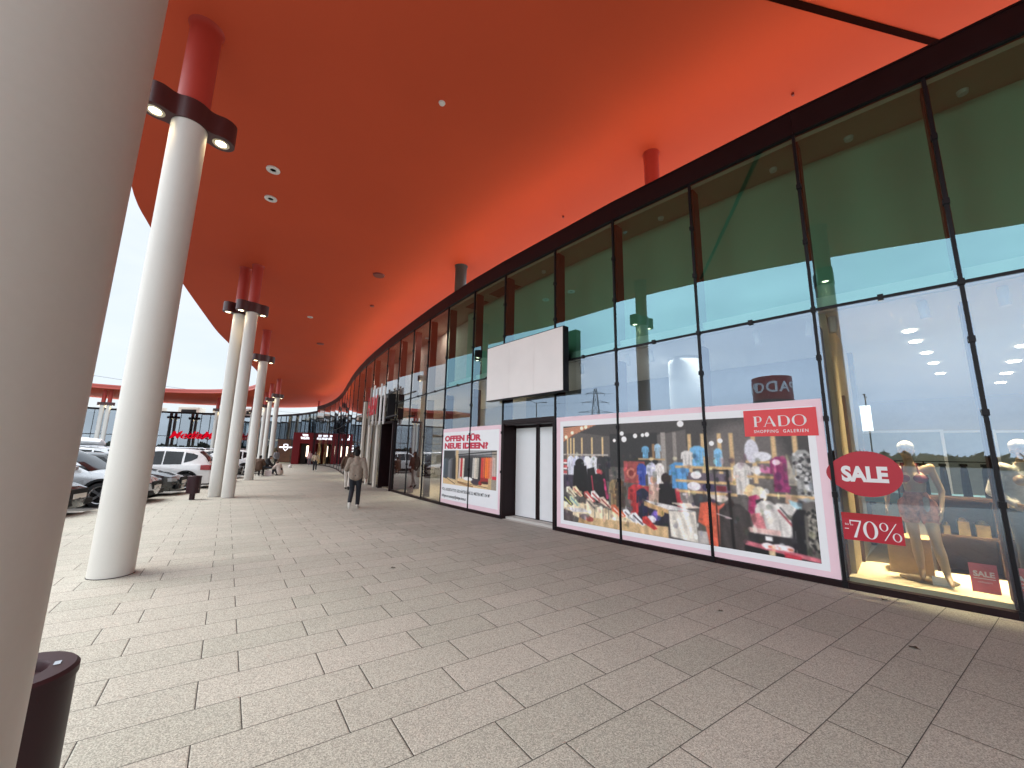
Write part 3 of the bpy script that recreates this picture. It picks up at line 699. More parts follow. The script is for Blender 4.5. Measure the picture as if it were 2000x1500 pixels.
# garment rack with dark clothes
def garment(mb, x, y, z, wd, dp, ln, mi):
    """a hanging garment: shoulders, body tapering out, sleeves"""
    mb.prism([(x-dp/2, y-wd*0.18), (x+dp/2, y-wd*0.18), (x+dp/2, y+wd*0.18), (x-dp/2, y+wd*0.18)], z-0.06, z-0.02, mi)
    pr = [(0.20, 0.06, -0.05), (0.48, 0.10, -0.12), (0.46, 0.12, -0.35), (0.52, 0.15, -ln)]
    b = len(mb.v)
    for w2, d2, zz in pr:
        for k in range(10):
            a = 2*PI*k/10; mb.v.append((x+dp*1.2*d2/0.12*0.5*math.cos(a), y+wd*w2*math.sin(a), z+zz+0.012*math.sin(3*a)))
    for i in range(3):
        for k in range(10):
            k2 = (k+1) % 10; mb.f.append([b+(i+1)*10+k, b+(i+1)*10+k2, b+i*10+k2, b+i*10+k]); mb.m.append(mi)
    mb.f.append([b+30+k for k in reversed(range(10))]); mb.m.append(mi); mb.f.append([b+k for k in range(10)]); mb.m.append(mi)
def rack(k, u, o, label, cols, ln=0.85):
    c = at(k, u, o, 0.05); t = thing('clothes_rack', label, 'clothes rack', c, PN(k).rz, 'clothes racks in the lit shop')
    m = MB(); m.tube([(-0.55, 0, 0.02), (-0.55, 0, 1.55), (0.55, 0, 1.55), (0.55, 0, 0.02)], 0.014, 8)
    for sx in (-1, 1): m.tube([(sx*0.55, -0.22, 0.02), (sx*0.55, 0.22, 0.02)], 0.014, 8)
    m.build('rail_frame', M_black, t)
    for i, cm in enumerate(cols):
        g = MB(); garment(g, -0.45+0.9*i/(len(cols)-1), 0, 1.54, 0.46, 0.08, ln, 0); g.build('garment', cm, t, smooth=True)
fab = lambda n, c: pbr(n, c, rough=0.9, var=0.2, scale=14)
G_blk = fab('black_fabric', (0.014, 0.012, 0.013)); G_gry = fab('grey_fabric', (0.05, 0.045, 0.045)); G_wine = fab('wine_fabric', (0.12, 0.012, 0.03)); G_skin = fab('blush_fabric', (0.50, 0.30, 0.24)); G_wht = fab('white_fabric', (0.7, 0.69, 0.66))
rack(1, 0.20, 2.6, 'rack of dark garments right of the bikini mannequin', [G_blk, G_blk, G_gry, G_blk, G_wine], 1.15)
rack(1, 0.72, 3.6, 'rack of mixed lingerie left of the bikini mannequin', [G_wine, G_skin, G_blk, G_gry, G_wht], 0.8)
# tall lit frames and white panels on the back of the shop
def wallframe(k, u, o, w, h, z, label):
    c = at(k, u, o, z); t = thing('display_board', label, 'display frame', c, PN(k).rz, 'white display frames at the back of the shop')
    m = MB()
    for x0, x1, z0, z1 in ((-w/2, -w/2+.06, 0, h), (w/2-.06, w/2, 0, h), (-w/2+.06, w/2-.06, 0, .06), (-w/2+.06, w/2-.06, h-.06, h)): m.box(x0, x1, -0.03, 0.03, z0, z1)
    m.build('frame', M_white, t)
    m = MB(); m.box(-w/2+.06, w/2-.06, -0.01, 0.01, .06, h-.06); m.build('panel', pbr('panel_blue_grey', (0.26, 0.30, 0.30), rough=0.4, var=0.1), t)
wallframe(1, 0.55, 8.0, 1.7, 2.3, 0.1, 'white framed blue grey panel behind the mannequin head')
wallframe(0, 0.98, 8.6, 1.7, 2.3, 0.1, 'white framed blue grey panel in the middle of the shop')
wallframe(0, 0.35, 9.0, 1.7, 2.3, 0.1, 'white framed blue grey panel at the right edge of the shop')
# ------------------------------------------------------------------ printed pictures (painted in numpy, stored as vertex colours of a sheet)
class Paint:
    def __init__(s, w, h, col):
        s.w, s.h = w, h; s.a = np.ones((h, w, 3))*np.array(col, float)/255
        yy, xx = np.mgrid[0:h, 0:w]; s.x = (xx+0.5)/w; s.y = (yy+0.5)/h
        s.asp = w/h
    def mix(s, mask, col, al=1.0):
        m = np.clip(mask, 0, 1)[..., None]*al; s.a = s.a*(1-m)+np.array(col, float)/255*m
    def rect(s, x0, y0, x1, y1, col, al=1.0, soft=0.004):
        m = np.clip((s.x-x0)/soft+.5, 0, 1)*np.clip((x1-s.x)/soft+.5, 0, 1)*np.clip((s.y-y0)/soft/s.asp+.5, 0, 1)*np.clip((y1-s.y)/soft/s.asp+.5, 0, 1)
        s.mix(m, col, al)
    def poly(s, pts, col, al=1.0, soft=0.004):
        inside = np.zeros(s.x.shape, bool); n = len(pts); dist = np.full(s.x.shape, 9.0); A = s.asp
        for i in range(n):
            x0, y0 = pts[i]; x1, y1 = pts[(i+1) % n]
            c = ((y0 > s.y) != (y1 > s.y)) & (s.x < (x1-x0)*(s.y-y0)/((y1-y0) if y1 != y0 else 1e-9)+x0); inside ^= c
            dx, dy = x1-x0, (y1-y0)/A; t = np.clip(((s.x-x0)*dx+(s.y-y0)/A*dy)/(dx*dx+dy*dy+1e-12), 0, 1)
            dist = np.minimum(dist, np.hypot(s.x-x0-t*dx, (s.y-y0)/A-t*dy))
        sd = np.where(inside, dist, -dist); s.mix(sd/soft+.5, col, al)
    def ell(s, cx, cy, rx, ry, col, al=1.0, soft=0.15):
        d = np.sqrt(((s.x-cx)/rx)**2+((s.y-cy)/ry)**2); s.mix((1-d)/soft+.5, col, al)
    def line(s, x0, y0, x1, y1, wd, col, al=1.0):
        A = s.asp; dx, dy = x1-x0, (y1-y0)/A; t = np.clip(((s.x-x0)*dx+(s.y-y0)/A*dy)/(dx*dx+dy*dy+1e-12), 0, 1)
        d = np.hypot(s.x-x0-t*dx, (s.y-y0)/A-t*dy); s.mix((wd/2-d)/0.003+.5, col, al)
    def shirt(s, cx, y0, w, h, col, sl=0.5, al=1.0):
        x = lambda k: cx+w*k/2
        s.poly([(x(-.35), y0), (x(.35), y0), (x(.9), y0+h*.12), (x(1.0), y0+h*sl), (x(.72), y0+h*sl), (x(.66), y0+h*.3), (x(.72), y0+h), (x(-.72), y0+h), (x(-.66), y0+h*.3), (x(-.72), y0+h*sl), (x(-1), y0+h*sl), (x(-.9), y0+h*.12)], col, al)
        c2 = [c*0.7 for c in col]
        s.line(x(-.3), y0+h*.3, x(-.2), y0+h*.95, 0.006, c2, .5); s.line(x(.35), y0+h*.25, x(.25), y0+h*.9, 0.006, c2, .4)
    def noise(s, amt, k):
        h, w = s.a.shape[:2]; n = RNG.rand(h//k+2, w//k+2); n = np.kron(n, np.ones((k, k)))[:h, :w]
        s.a *= (1-amt+2*amt*n)[..., None]
    def blur(s, it=1):
        for _ in range(it):
            p = np.pad(s.a, ((1, 1), (1, 1), (0, 0)), 'edge')
            s.a = (p[1:-1, 1:-1]*4+(p[:-2, 1:-1]+p[2:, 1:-1]+p[1:-1, :-2]+p[1:-1, 2:])*2+p[:-2, :-2]+p[2:, 2:]+p[:-2, 2:]+p[2:, :-2])/16

def paint_big():
    P = Paint(520, 233, (88, 82, 78))
    P.poly([(0, 0), (1, 0), (1, .30), (.62, .22), (.45, .16), (.3, .13), (0, .05)], (66, 62, 60))
    P.poly([(.28, .1), (.5, .1), (.52, .42), (.28, .42)], (48, 46, 46))
    P.poly([(.5, .12), (.62, .08), (.62, .4), (.5, .4)], (96, 90, 86)); P.rect(.515, .1, .535, .45, (150, 142, 134)); P.rect(.565, .1, .58, .48, (138, 130, 122))
    P.ell(.80, .30, .13, .26, (112, 104, 100), .8, .3)
    # slatted wood ceiling
    for k in range(7): P.line(0.0, .03+.022*k, .20-.018*k, 0.0+.012*k, .008, (196, 122, 84)); P.line(0.0, .045+.022*k, .19-.018*k, 0.012+.012*k, .003, (110, 60, 40))
    for x, y in ((.06, .075), (.12, .03), (.145, .02), (.02, .12)): P.ell(x, y, .010, .02, (255, 226, 190))
    # upright timber posts
    for x in (.025, .045, .065, .115, .175, .235): P.rect(x, .13, x+.010, .36, (214, 178, 118))
    for x in (.625, .675, .725, .765, .835, .895, .955): P.rect(x, .12, x+.014, .50, (206, 168, 112))
    for x in (.475, .50): P.rect(x, .2, x+.012, .34, (150, 110, 70))
    # hanging shirts, back left
    P.rect(0, .30, .27, .315, (180, 170, 160))
    for x, c in ((.05, (206, 208, 222)), (.085, (186, 190, 214)), (.12, (120, 120, 130)), (.15, (222, 222, 230)), (.19, (206, 206, 212)), (.23, (50, 48, 50)), (.255, (44, 44, 48))): P.shirt(x, .32, .05, .24, c)
    for y in (.36, .42, .48, .54, .60): P.rect(.0, y, .025, y+.03, (196, 70, 70)); P.rect(0, y+.03, .025, y+.045, (236, 224, 220))
    P.rect(0, .52, .07, .66, (56, 48, 62)); 
    # dark figures
    P.ell(.105, .40, .028, .05, (22, 18, 20)); P.poly([(.07, .42), (.145, .42), (.165, .74), (.06, .72)], (18, 16, 18)); P.poly([(.15, .45), (.19, .43), (.22, .72), (.15, .78)], (24, 20, 24))
    P.ell(.215, .47, .012, .025, (206, 60, 60)); P.poly([(.19, .5), (.25, .48), (.27, .75), (.2, .78)], (28, 20, 24)); P.line(.245, .55, .26, .72, .012, (190, 40, 90)); P.line(.175, .52, .185, .7, .008, (170, 40, 60))
    P.shirt(.30, .54, .06, .26, (150, 122, 78)); P.shirt(.325, .55, .05, .24, (70, 56, 44))
    # reds and blues, middle back
    P.rect(.34, .36, .44, .56, (158, 62, 58)); P.ell(.375, .47, .022, .05, (206, 110, 90)); P.ell(.375, .47, .012, .028, (140, 40, 40))
    P.shirt(.425, .38, .045, .2, (40, 66, 170)); P.shirt(.47, .37, .05, .2, (196, 196, 216)); P.shirt(.505, .37, .04, .2, (222, 214, 206)); P.rect(.40, .575, .55, .59, (176, 140, 94))
    P.rect(.41, .33, .53, .345, (186, 150, 100)); P.shirt(.445, .22, .035, .11, (90, 160, 206)); P.shirt(.5, .2, .03, .13, (150, 190, 216))
    P.shirt(.40, .57, .09, .28, (196, 40, 44)); P.shirt(.45, .58, .08, .26, (186, 44, 50)); P.shirt(.425, .6, .06, .27, (30, 34, 60))
    # people browsing
    P.ell(.475, .52, .014, .035, (206, 150, 120)); P.poly([(.455, .56), (.5, .55), (.51, .8), (.45, .8)], (186, 150, 130)); P.ell(.53, .50, .02, .045, (44, 30, 26)); P.poly([(.5, .55), (.56, .54), (.58, .82), (.49, .84)], (26, 22, 24)); P.line(.575, .58, .585, .8, .02, (190, 36, 50))
    P.poly([(.58, .58), (.65, .56), (.66, .70), (.59, .72)], (120, 112, 108)); P.poly([(.63, .60), (.7, .58), (.72, .7), (.64, .72)], (60, 58, 62)); P.ell(.72, .60, .035, .06, (206, 190, 176))
    # blue shirts and shelves, centre right
    P.shirt(.585, .36, .085, .22, (70, 144, 208)); P.shirt(.66, .22, .06, .17, (96, 170, 220)); P.shirt(.725, .24, .03, .15, (110, 180, 226)); P.shirt(.62, .26, .05, .14, (206, 202, 196))
    for y in (.385, .50, .585): P.rect(.57, y, .78, y+.022, (206, 166, 106))
    P.rect(.62, .44, .75, .50, (96, 82, 96)); P.ell(.65, .46, .02, .03, (230, 222, 220)); P.rect(.62, .53, .76, .585, (120, 92, 110)); P.ell(.64, .55, .025, .035, (220, 214, 220)); P.ell(.69, .555, .02, .03, (60, 50, 90))
    P.shirt(.80, .35, .06, .24, (204, 198, 190))
    for y in (.33, .44): P.rect(.815, y, .90, y+.02, (206, 166, 106))
    P.ell(.835, .26, .022, .09, (196, 196, 206)); P.ell(.865, .30, .028, .035, (206, 206, 212)); P.ell(.845, .40, .018, .03, (206, 196, 186)); P.ell(.875, .40, .018, .026, (206, 100, 150))
    P.shirt(.915, .30, .06, .25, (146, 34, 96)); P.ell(.905, .34, .012, .02, (226, 190, 200))
    P.poly([(.935, .28), (.965, .5), (.935, .5)], (170, 160, 140)); P.shirt(.978, .25, .06, .35, (150, 150, 146))
    for _ in range(90): P.ell(.955+.05*RNG.rand(), .28+.3*RNG.rand(), .005, .012, [(40, 40, 42), (206, 206, 204), (110, 110, 108)][RNG.randint(3)], .8)
    P.rect(.80, .565, 1, .585, (206, 168, 112))
    P.ell(.825, .56, .02, .05, (226, 190, 130)); P.ell(.848, .58, .022, .06, (220, 206, 170)); P.poly([(.815, .60), (.84, .58), (.83, .72), (.81, .72)], (176, 30, 90)); P.poly([(.835, .62), (.86, .60), (.85, .78), (.83, .78)], (50, 46, 50))
    P.poly([(.925, .55), (.96, .6), (.95, .68), (.92, .62)], (196, 150, 120)); P.poly([(.93, .6), (.965, .62), (.96, .7), (.94, .7)], (150, 190, 200))
    # grey hoodies
    P.shirt(.865, .62, .075, .34, (196, 190, 182), .7); P.shirt(.915, .63, .10, .40, (206, 200, 192), .95); P.line(.90, .68, .935, .78, .006, (160, 60, 70)); P.line(.905, .66, .94, .76, .004, (60, 60, 66))
    P.shirt(.96, .66, .06, .5, (30, 28, 32), .9); P.shirt(.99, .64, .05, .5, (96, 92, 84), .9)
    for _ in range(70): P.ell(.975+.03*RNG.rand(), .66+.28*RNG.rand(), .004, .012, [(30, 30, 30), (150, 144, 130)][RNG.randint(2)], .8)
    # white counter in the middle
    P.poly([(.43, .70), (.58, .73), (.64, .755), (.50, .77)], (206, 200, 196)); P.poly([(.43, .71), (.535, .765), (.535, .80), (.43, .75)], (196, 152, 96)); P.poly([(.535, .77), (.64, .755), (.645, 1.0), (.54, .98)], (214, 206, 190)); P.poly([(.44, .76), (.535, .80), (.535, .93), (.46, .90)], (40, 36, 50))
    P.ell(.48, .83, .02, .04, (90, 70, 150)); P.ell(.50, .80, .016, .03, (206, 160, 90)); P.ell(.46, .86, .02, .03, (200, 196, 206))
    P.poly([(.55, .70), (.62, .69), (.66, .72), (.6, .74)], (226, 206, 186)); P.poly([(.645, .90), (.70, .90), (.70, .99), (.645, 1)], (170, 164, 158))
    # shoe table, left front
    P.poly([(0, .80), (.20, .80), (.40, .88), (.52, .92), (.10, .95), (0, .90)], (226, 202, 160)); P.poly([(.11, .93), (.53, .905), (.53, 1.0), (.09, 1.0)], (204, 166, 112)); P.poly([(.10, .93), (.155, .94), (.15, 1), (.09, 1)], (176, 136, 84)); P.poly([(0, .88), (.06, .90), (.06, 1), (0, 1)], (86, 74, 72))
    for x, y, c, c2 in ((.05, .70, (214, 206, 176), (150, 120, 90)), (.09, .69, (226, 196, 150), (200, 90, 80)), (.03, .79, (60, 62, 64), (206, 206, 96)), (.07, .79, (196, 206, 160), (110, 160, 180)), (.16, .73, (206, 80, 74), (236, 220, 206)), (.20, .72, (226, 214, 206), (190, 60, 60)), (.25, .77, (214, 186, 160), (150, 50, 50)), (.17, .80, (196, 176, 150), (90, 80, 76)), (.36, .86, (230, 226, 226), (90, 80, 90)), (.40, .88, (220, 216, 220), (60, 50, 60)), (.31, .83, (214, 90, 50), (230, 200, 190)), (.45, .90, (206, 46, 40), (180, 40, 40))):
        P.poly([(x-.03, y-.05), (x-.01, y-.06), (x+.035, y+.035), (x+.02, y+.05), (x-.03, y)], c); P.line(x-.02, y-.03, x+.02, y+.035, .006, c2)
    P.poly([(.02, .86), (.13, .85), (.16, .88), (.06, .90)], (196, 192, 190)); P.ell(.135, .93, .03, .03, (120, 104, 106)); P.ell(.16, .945, .022, .025, (170, 70, 60))
    for x in (.19, .235, .265): P.line(x, .82, x, .92, .003, (90, 86, 84)); 
    for x0, x1 in ((.19, .235), (.235, .265)): P.line(x0, .82, x1, .80, .003, (90, 86, 84))
    # orange shirt, dark jacket, thin rack
    P.poly([(.66, .68), (.70, .66), (.72, .7), (.715, .9), (.71, 1.0), (.685, 1.0), (.675, .86), (.648, .83)], (222, 84, 52)); P.poly([(.71, .70), (.735, .66), (.74, .72), (.72, .88)], (226, 96, 70)); P.shirt(.765, .66, .11, .5, (58, 50, 48), 1.0); P.poly([(.735, .68), (.80, .68), (.815, 1), (.72, 1)], (64, 56, 54))
    P.line(.708, .415, .708, 1, .004, (20, 18, 18)); P.line(.752, .415, .757, 1, .009, (24, 20, 20)); P.line(.708, .415, .755, .415, .004, (20, 18, 18)); P.rect(.712, .535, .745, .575, (120, 30, 40)); P.line(.708, .75, .755, .775, .003, (210, 200, 196))
    # black display table, front right
    P.poly([(.80, .86), (.94, .86), (.95, .93), (.81, .93)], (46, 42, 44)); P.poly([(.80, .92), (1, .97), (1, 1), (.79, .96)], (206, 96, 110)); P.poly([(.79, .95), (1, 1), (.79, 1)], (24, 22, 24)); P.poly([(.815, .72), (.85, .71), (.86, .82), (.825, .83)], (206, 110, 116)); P.rect(.81, .82, .9, .855, (214, 170, 160))
    for x in (.86, .89, .915): P.ell(x, .935, .018, .02, (236, 206, 206)); P.ell(x+.008, .94, .008, .01, (226, 120, 90))
    P.poly([(.905, .965), (.95, .975), (.95, 1), (.905, 1)], (206, 40, 60)); P.rect(.855, .87, .875, .9, (226, 224, 220)); P.rect(.862, .965, .88, 1, (206, 176, 130))
    # spot lamps
    for x, y, r in ((.335, .10, .010), (.305, .165, .008), (.345, .155, .013), (.40, .125, .010), (.435, .12, .008), (.455, .115, .010), (.60, .03, .013), (.705, .2, .009), (.735, .18, .009)): P.ell(x, y, r, r*2.1, (255, 252, 246))
    # soft cloth folds and clutter, as in a shallow photograph
    f = np.zeros(P.x.shape)
    for _ in range(26): f += np.sin(P.x*RNG.uniform(60, 260)+P.y*RNG.uniform(-30, 30)+RNG.rand()*6.3)*RNG.rand()
    P.a *= (1+.035*f*np.clip((P.y-.25)*4, 0, 1))[..., None]
    for _ in range(420):
        x, y = RNG.rand(), .3+.65*RNG.rand(); j, i = int(y*P.h), int(x*P.w); c_ = np.clip(P.a[min(j, P.h-1), min(i, P.w-1)]*255*RNG.uniform(.45, 1.6)+RNG.uniform(-18, 18, 3), 0, 255)
        P.ell(x+RNG.uniform(-.01, .01), y, RNG.uniform(.003, .010), RNG.uniform(.006, .03), c_, .55, .5)
    P.noise(.07, 2); P.blur(1); g_ = P.a.mean(-1, keepdims=True); P.a = np.clip((g_+(P.a-g_)*.76)*1.16-.008, 0, 1)
    return P.a
def paint_small():
    P = Paint(200, 150, (60, 58, 58))
    P.rect(0, 0, 1, .16, (120, 122, 126)); P.rect(.3, 0, .9, .13, (150, 150, 150)); P.rect(0, .02, .25, .25, (40, 40, 42)); P.rect(0, .82, 1, 1, (206, 180, 140)); P.rect(.27, 0, .33, .95, (196, 168, 126)); P.rect(.92, .0, 1, 1, (150, 140, 126))
    P.line(.33, .13, 1, .02, .02, (34, 34, 36)); P.line(.33, .17, 1, .10, .012, (30, 30, 32))
    for x, c in ((.03, (70, 84, 96)), (.08, (60, 70, 76)), (.15, (110, 112, 116)), (.20, (84, 84, 86)), (.24, (36, 34, 34))): P.poly([(x-.035, .25+.06*(x < .2)), (x+.035, .22), (x+.045, .85), (x-.04, .8)], c)
    cl = [(206, 190, 180), (186, 36, 44), (214, 206, 190), (44, 42, 44), (36, 38, 44), (40, 40, 46), (52, 50, 52), (190, 186, 178), (206, 196, 180), (170, 164, 150), (46, 42, 42), (206, 60, 52), (196, 90, 60), (236, 120, 40), (226, 110, 60), (206, 130, 110), (190, 170, 160)]
    for i, c in enumerate(cl):
        x = .36+.62*i/len(cl); y0 = .22-.08*(x-.36); h = .50+.12*RNG.rand()
        P.poly([(x-.012, y0), (x+.03, y0+.02), (x+.045, y0+h), (x-.02, y0+h)], c); P.line(x+.005, y0+.08, x+.01, y0+h, .006, [q*.65 for q in c], .6)
    P.rect(.74, .72, .92, .86, (150, 40, 40)); P.rect(.93, .66, 1.0, .74, (206, 40, 60))
    P.poly([(.33, .80), (.55, .78), (.92, .86), (.90, .98), (.62, 1), (.33, .9)], (216, 186, 140)); P.poly([(.33, .88), (.62, .96), (.62, 1), (.33, .93)], (150, 110, 70)); P.line(.33, .885, .9, .965, .008, (60, 40, 30))
    P.ell(.52, .78, .08, .05, (226, 224, 222)); P.ell(.62, .82, .05, .03, (214, 210, 206)); P.ell(.67, .85, .09, .07, (62, 50, 60)); P.ell(.74, .86, .03, .06, (150, 40, 40)); P.ell(.82, .84, .07, .035, (70, 40, 36)); P.poly([(.12, .8), (.28, .95), (.1, 1), (0, .9)], (206, 176, 130))
    P.line(.05, .80, .27, .96, .01, (50, 36, 30)); P.rect(.87, .72, .92, 1, (186, 160, 120))
    P.blur(1); P.noise(.06, 2); P.a = np.clip(P.a*1.1-.01, 0, 1)
    return P.a
def to_lin(a):
    a = np.clip(a, 0, 1); return np.where(a <= 0.04045, a/12.92, ((a+0.055)/1.055)**2.4)
def print_sheet(name, img, p, u_left, u_right, z0, z1, off, mat, parent):
    """flat printed sheet on panel p; u_left > u_right are positions along the panel, the picture's left edge sits at u_left"""
    h, w = img.shape[:2]; lin = to_lin(img)
    pl, pr = p.P(u_left, 0, off), p.P(u_right, 0, off)
    xs = np.linspace(0, 1, w); zs = np.linspace(z1, z0, h)
    X = pl.x+(pr.x-pl.x)*xs; Y = pl.y+(pr.y-pl.y)*xs
    co = np.empty((h, w, 3)); co[..., 0] = X; co[..., 1] = Y; co[..., 2] = zs[:, None]
    idx = np.arange(h*w).reshape(h, w)
    fs = np.stack([idx[1:, :-1], idx[1:, 1:], idx[:-1, 1:], idx[:-1, :-1]], -1).reshape(-1, 4)
    me = bpy.data.meshes.new(name); me.from_pydata(co.reshape(-1, 3).tolist(), [], fs.tolist())
    at_ = me.color_attributes.new('print', 'FLOAT_COLOR', 'POINT')
    at_.data.foreach_set('color', np.concatenate([lin.reshape(-1, 3), np.ones((h*w, 1))], 1).astype(np.float32).ravel())
    me.materials.append(mat); me.update()
    o = bpy.data.objects.new(name, me); link(o); o.parent = parent; return o
def sheet(name, p, ul, ur, z0, z1, o0, o1, mat, parent):
    m = MB(); p.box(m, ur*p.len, ul*p.len, o0, o1, z0, z1); return m.build(name, mat, parent)

# ---- big poster over three panes
big = thing('window_poster', 'wide pink bordered window poster of a clothes shop with red logo block', 'poster', (0, 0, 0))
IMG = paint_big(); HP, WP = IMG.shape[:2]
e = 0.024
segs = [(4, .973, e/1.67, .853, 0.0), (3, 1-e/1.6, e/1.6, 1.0, 0.0), (2, 1-e/1.6, .020, 1.0, .140)]
tot = sum((ul-ur)*PN(k).len for k, _a, _b, ul, ur in segs); acc = 0
for k, pl, pr, ul, ur in segs:
    p = PN(k)
    sheet('pink_border', p, pl, pr, 0.085, 2.43, -0.012, -0.0085, M_pink, big)
    sheet('white_border', p, min(pl, .905) if k == 4 else pl, .085 if k == 2 else pr, 0.165, 2.335, -0.0155, -0.0122, M_pwhite, big)
    ln = (ul-ur)*p.len; i0 = int(round(acc/tot*WP)); acc += ln; i1 = int(round(acc/tot*WP))
    print_sheet('shop_picture', IMG[:, i0:i1], p, min(ul, pl), max(ur, pr), 0.245, 2.22, -0.0162, M_print, big)
p = PN(2); sheet('logo_block', p, .63, .062, 1.925, 2.318, -0.0205, -0.0168, pbr('logo_red', srgb(226, 62, 66), rough=0.4, var=0.01), big)
def glyphs():
    """PADO in a high-contrast display letter: thick stems, hairline joins. unit cap height 1"""
    m = MB(); z0, z1 = 0, 0.004; x = 0.0
    def bar(x0, x1, y0, y1): m.prism([(x0, y0), (x1, y0), (x1, y1), (x0, y1)], z0, z1)
    def arcstroke(cx, cy, rx, ry, a0, a1, thick, thin, n=20):
        out, inn = [], []
        for k in range(n+1):
            a = a0+(a1-a0)*k/n; w = thin+(thick-thin)*abs(math.cos(a))**1.6
            out.append((cx+rx*math.cos(a), cy+ry*math.sin(a))); inn.append((cx+(rx-w)*math.cos(a), cy+(ry-thin)*math.sin(a)))
        for k in range(n): m.prism([out[k], out[k+1], inn[k+1], inn[k]], z0, z1)
    bar(x, x+.19, 0, 1); bar(x-.07, x, .955, 1); bar(x-.05, x+.26, 0, .04); bar(x+.19, x+.36, .955, 1); bar(x+.19, x+.36, .43, .47); arcstroke(x+.34, .715, .28, .285, -PI/2, PI/2, .15, .045); x += .80
    m.prism([(x, 0), (x+.05, 0), (x+.47, 1), (x+.42, 1)], z0, z1); m.prism([(x+.40, 1), (x+.50, 1), (x+.92, 0), (x+.70, 0)], z0, z1); bar(x+.16, x+.62, .30, .34); bar(x-.07, x+.12, 0, .03); x += 1.12
    bar(x, x+.19, 0, 1); bar(x+.19, x+.42, .955, 1); bar(x+.19, x+.42, 0, .045); arcstroke(x+.38, .5, .5, .5, -PI/2, PI/2, .19, .045); x += 1.05
    arcstroke(x+.5, .5, .53, .52, 0, 2*PI, .18, .045, 36)
    return m, x+1.03
gm, gw = glyphs()
s = 0.155; M0 = p.M((.542+.136)/2, 2.145, -0.0208) @ Matrix.Diagonal((p.len*(.542-.136)/gw, s, 1, 1)) @ Matrix.Translation((-gw/2, -0.5, 0))
o = gm.build('logo_lettering', M_letter_w, big); o.data.transform(M0)
me = text_mesh('SHOPPING  GALERIEN', 0.062, 0.002, 0.0008, spacing=1.25); bb = [v.co.x for v in me.vertices]
put_mesh('logo_subline', me, M_letter_w, p.M(.34, 1.995, -0.0212) @ Matrix.Diagonal((p.len*.42/(max(bb)-min(bb)), 1, 1, 1)), big)

# ---- poster with the big question, panels 7 and 6
lp = thing('window_poster', 'pink bordered poster asking OFFEN FÜR NEUE IDEEN left of the white doors', 'poster', (0, 0, 0))
IM2 = paint_small(); H2, W2 = IM2.shape[:2]
s7 = (7, 1-e/1.7, e/1.7); s6 = (6, 1-e/1.54, .018+e/1.54)
for k, pl, pr in (s7, s6):
    sheet('pink_border', PN(k), pl, pr, 0.085, 2.36, -0.012, -0.0085, M_pink, lp)
    sheet('white_border', PN(k), .96 if k == 7 else pl, .085 if k == 6 else pr, 0.20, 2.25, -0.0155, -0.0122, M_pwhite, lp)
l7 = .917*PN(7).len; l6 = (1-.135)*PN(6).len; cut = int(W2*l7/(l7+l6))
print_sheet('shop_picture', IM2[:, :cut], PN(7), .917, s7[2], 0.665, 1.69, -0.0162, M_print, lp)
print_sheet('shop_picture', IM2[:, cut:], PN(6), s6[1], .135, 0.665, 1.69, -0.0162, M_print, lp)
def two_pane_text(body, x0, x1, z, size, mat, bold, name):
    """text laid over panels 7 and 6; x in metres from the left edge of panel 7"""
    me = text_mesh(body, size, 0.0015, bold, align='LEFT'); xs = [v.co.x for v in me.vertices]; k = (x1-x0)/(max(xs)-min(xs)); mn = min(xs)
    L7 = PN(7).len
    for v in me.vertices:
        X = x0+(v.co.x-mn)*k; zz = z+v.co.y; d = -0.019-v.co.z*0.3
        q = PN(7).P(1-X/L7, zz, d) if X <= L7 else PN(6).P(1-(X-L7)/PN(6).len, zz, d)
        v.co = q
    me.materials.clear(); me.materials.append(mat); o = bpy.data.objects.new(name, me); link(o); o.parent = lp; return o
two_pane_text('OFFEN FÜR', .17, 2.33, 2.04, 0.225, M_letter_r, 0.013, 'headline')
two_pane_text('NEUE IDEEN?', .17, 2.66, 1.815, 0.225, M_letter_r, 0.013, 'headline')
two_pane_text('VOLL AUSGESTATTETE GESCHÄFTSFLÄCHE ZU MIETEN MIT 154 M²', .12, 2.80, .50, 0.12, M_letter_k, 0.001, 'small_print')
two_pane_text('Anfragen an: roamzanger@ottingen-immo.at', .12, 1.62, .31, 0.12, M_letter_k, 0.001, 'small_print')

# ---- white light box above the doors
b0 = NEAR[DOOR_I+1].P(.22, 0, -0.32); b1 = NEAR[DOOR_I-1].P(.685, 0, -0.30)
BB = Panel(Vector((b1.x, b1.y)), Vector((b0.x, b0.y)))
lb = thing('light_box', 'blank white advertising light box in a black frame above the entrance', 'light box', (0, 0, 0))
z0, z1 = 2.96, 4.42
m = MB(); BB.box(m, 0, BB.len, 0, 0.17, z0, z1); m.build('housing', M_black, lb, bevel=0.006)
M_bb = pbr('blank_panel', (0.84, 0.81, 0.79), rough=0.5, var=0.07, scale=0.9)
for k in range(3):
    m = MB(); BB.box(m, 0.02+k*(BB.len-0.04)/3+0.002, 0.02+(k+1)*(BB.len-0.04)/3-0.002, -0.006, -0.0005, z0+0.02, z1-0.02); m.build('front_panel', M_bb, lb)
for u in (.2, .8):
    for z in (3.3, 4.1): m = MB(); BB.box(m, u*BB.len-.03, u*BB.len+.03, 0.17, 0.36, z-.03, z+.03); m.build('bracket', M_black, lb)

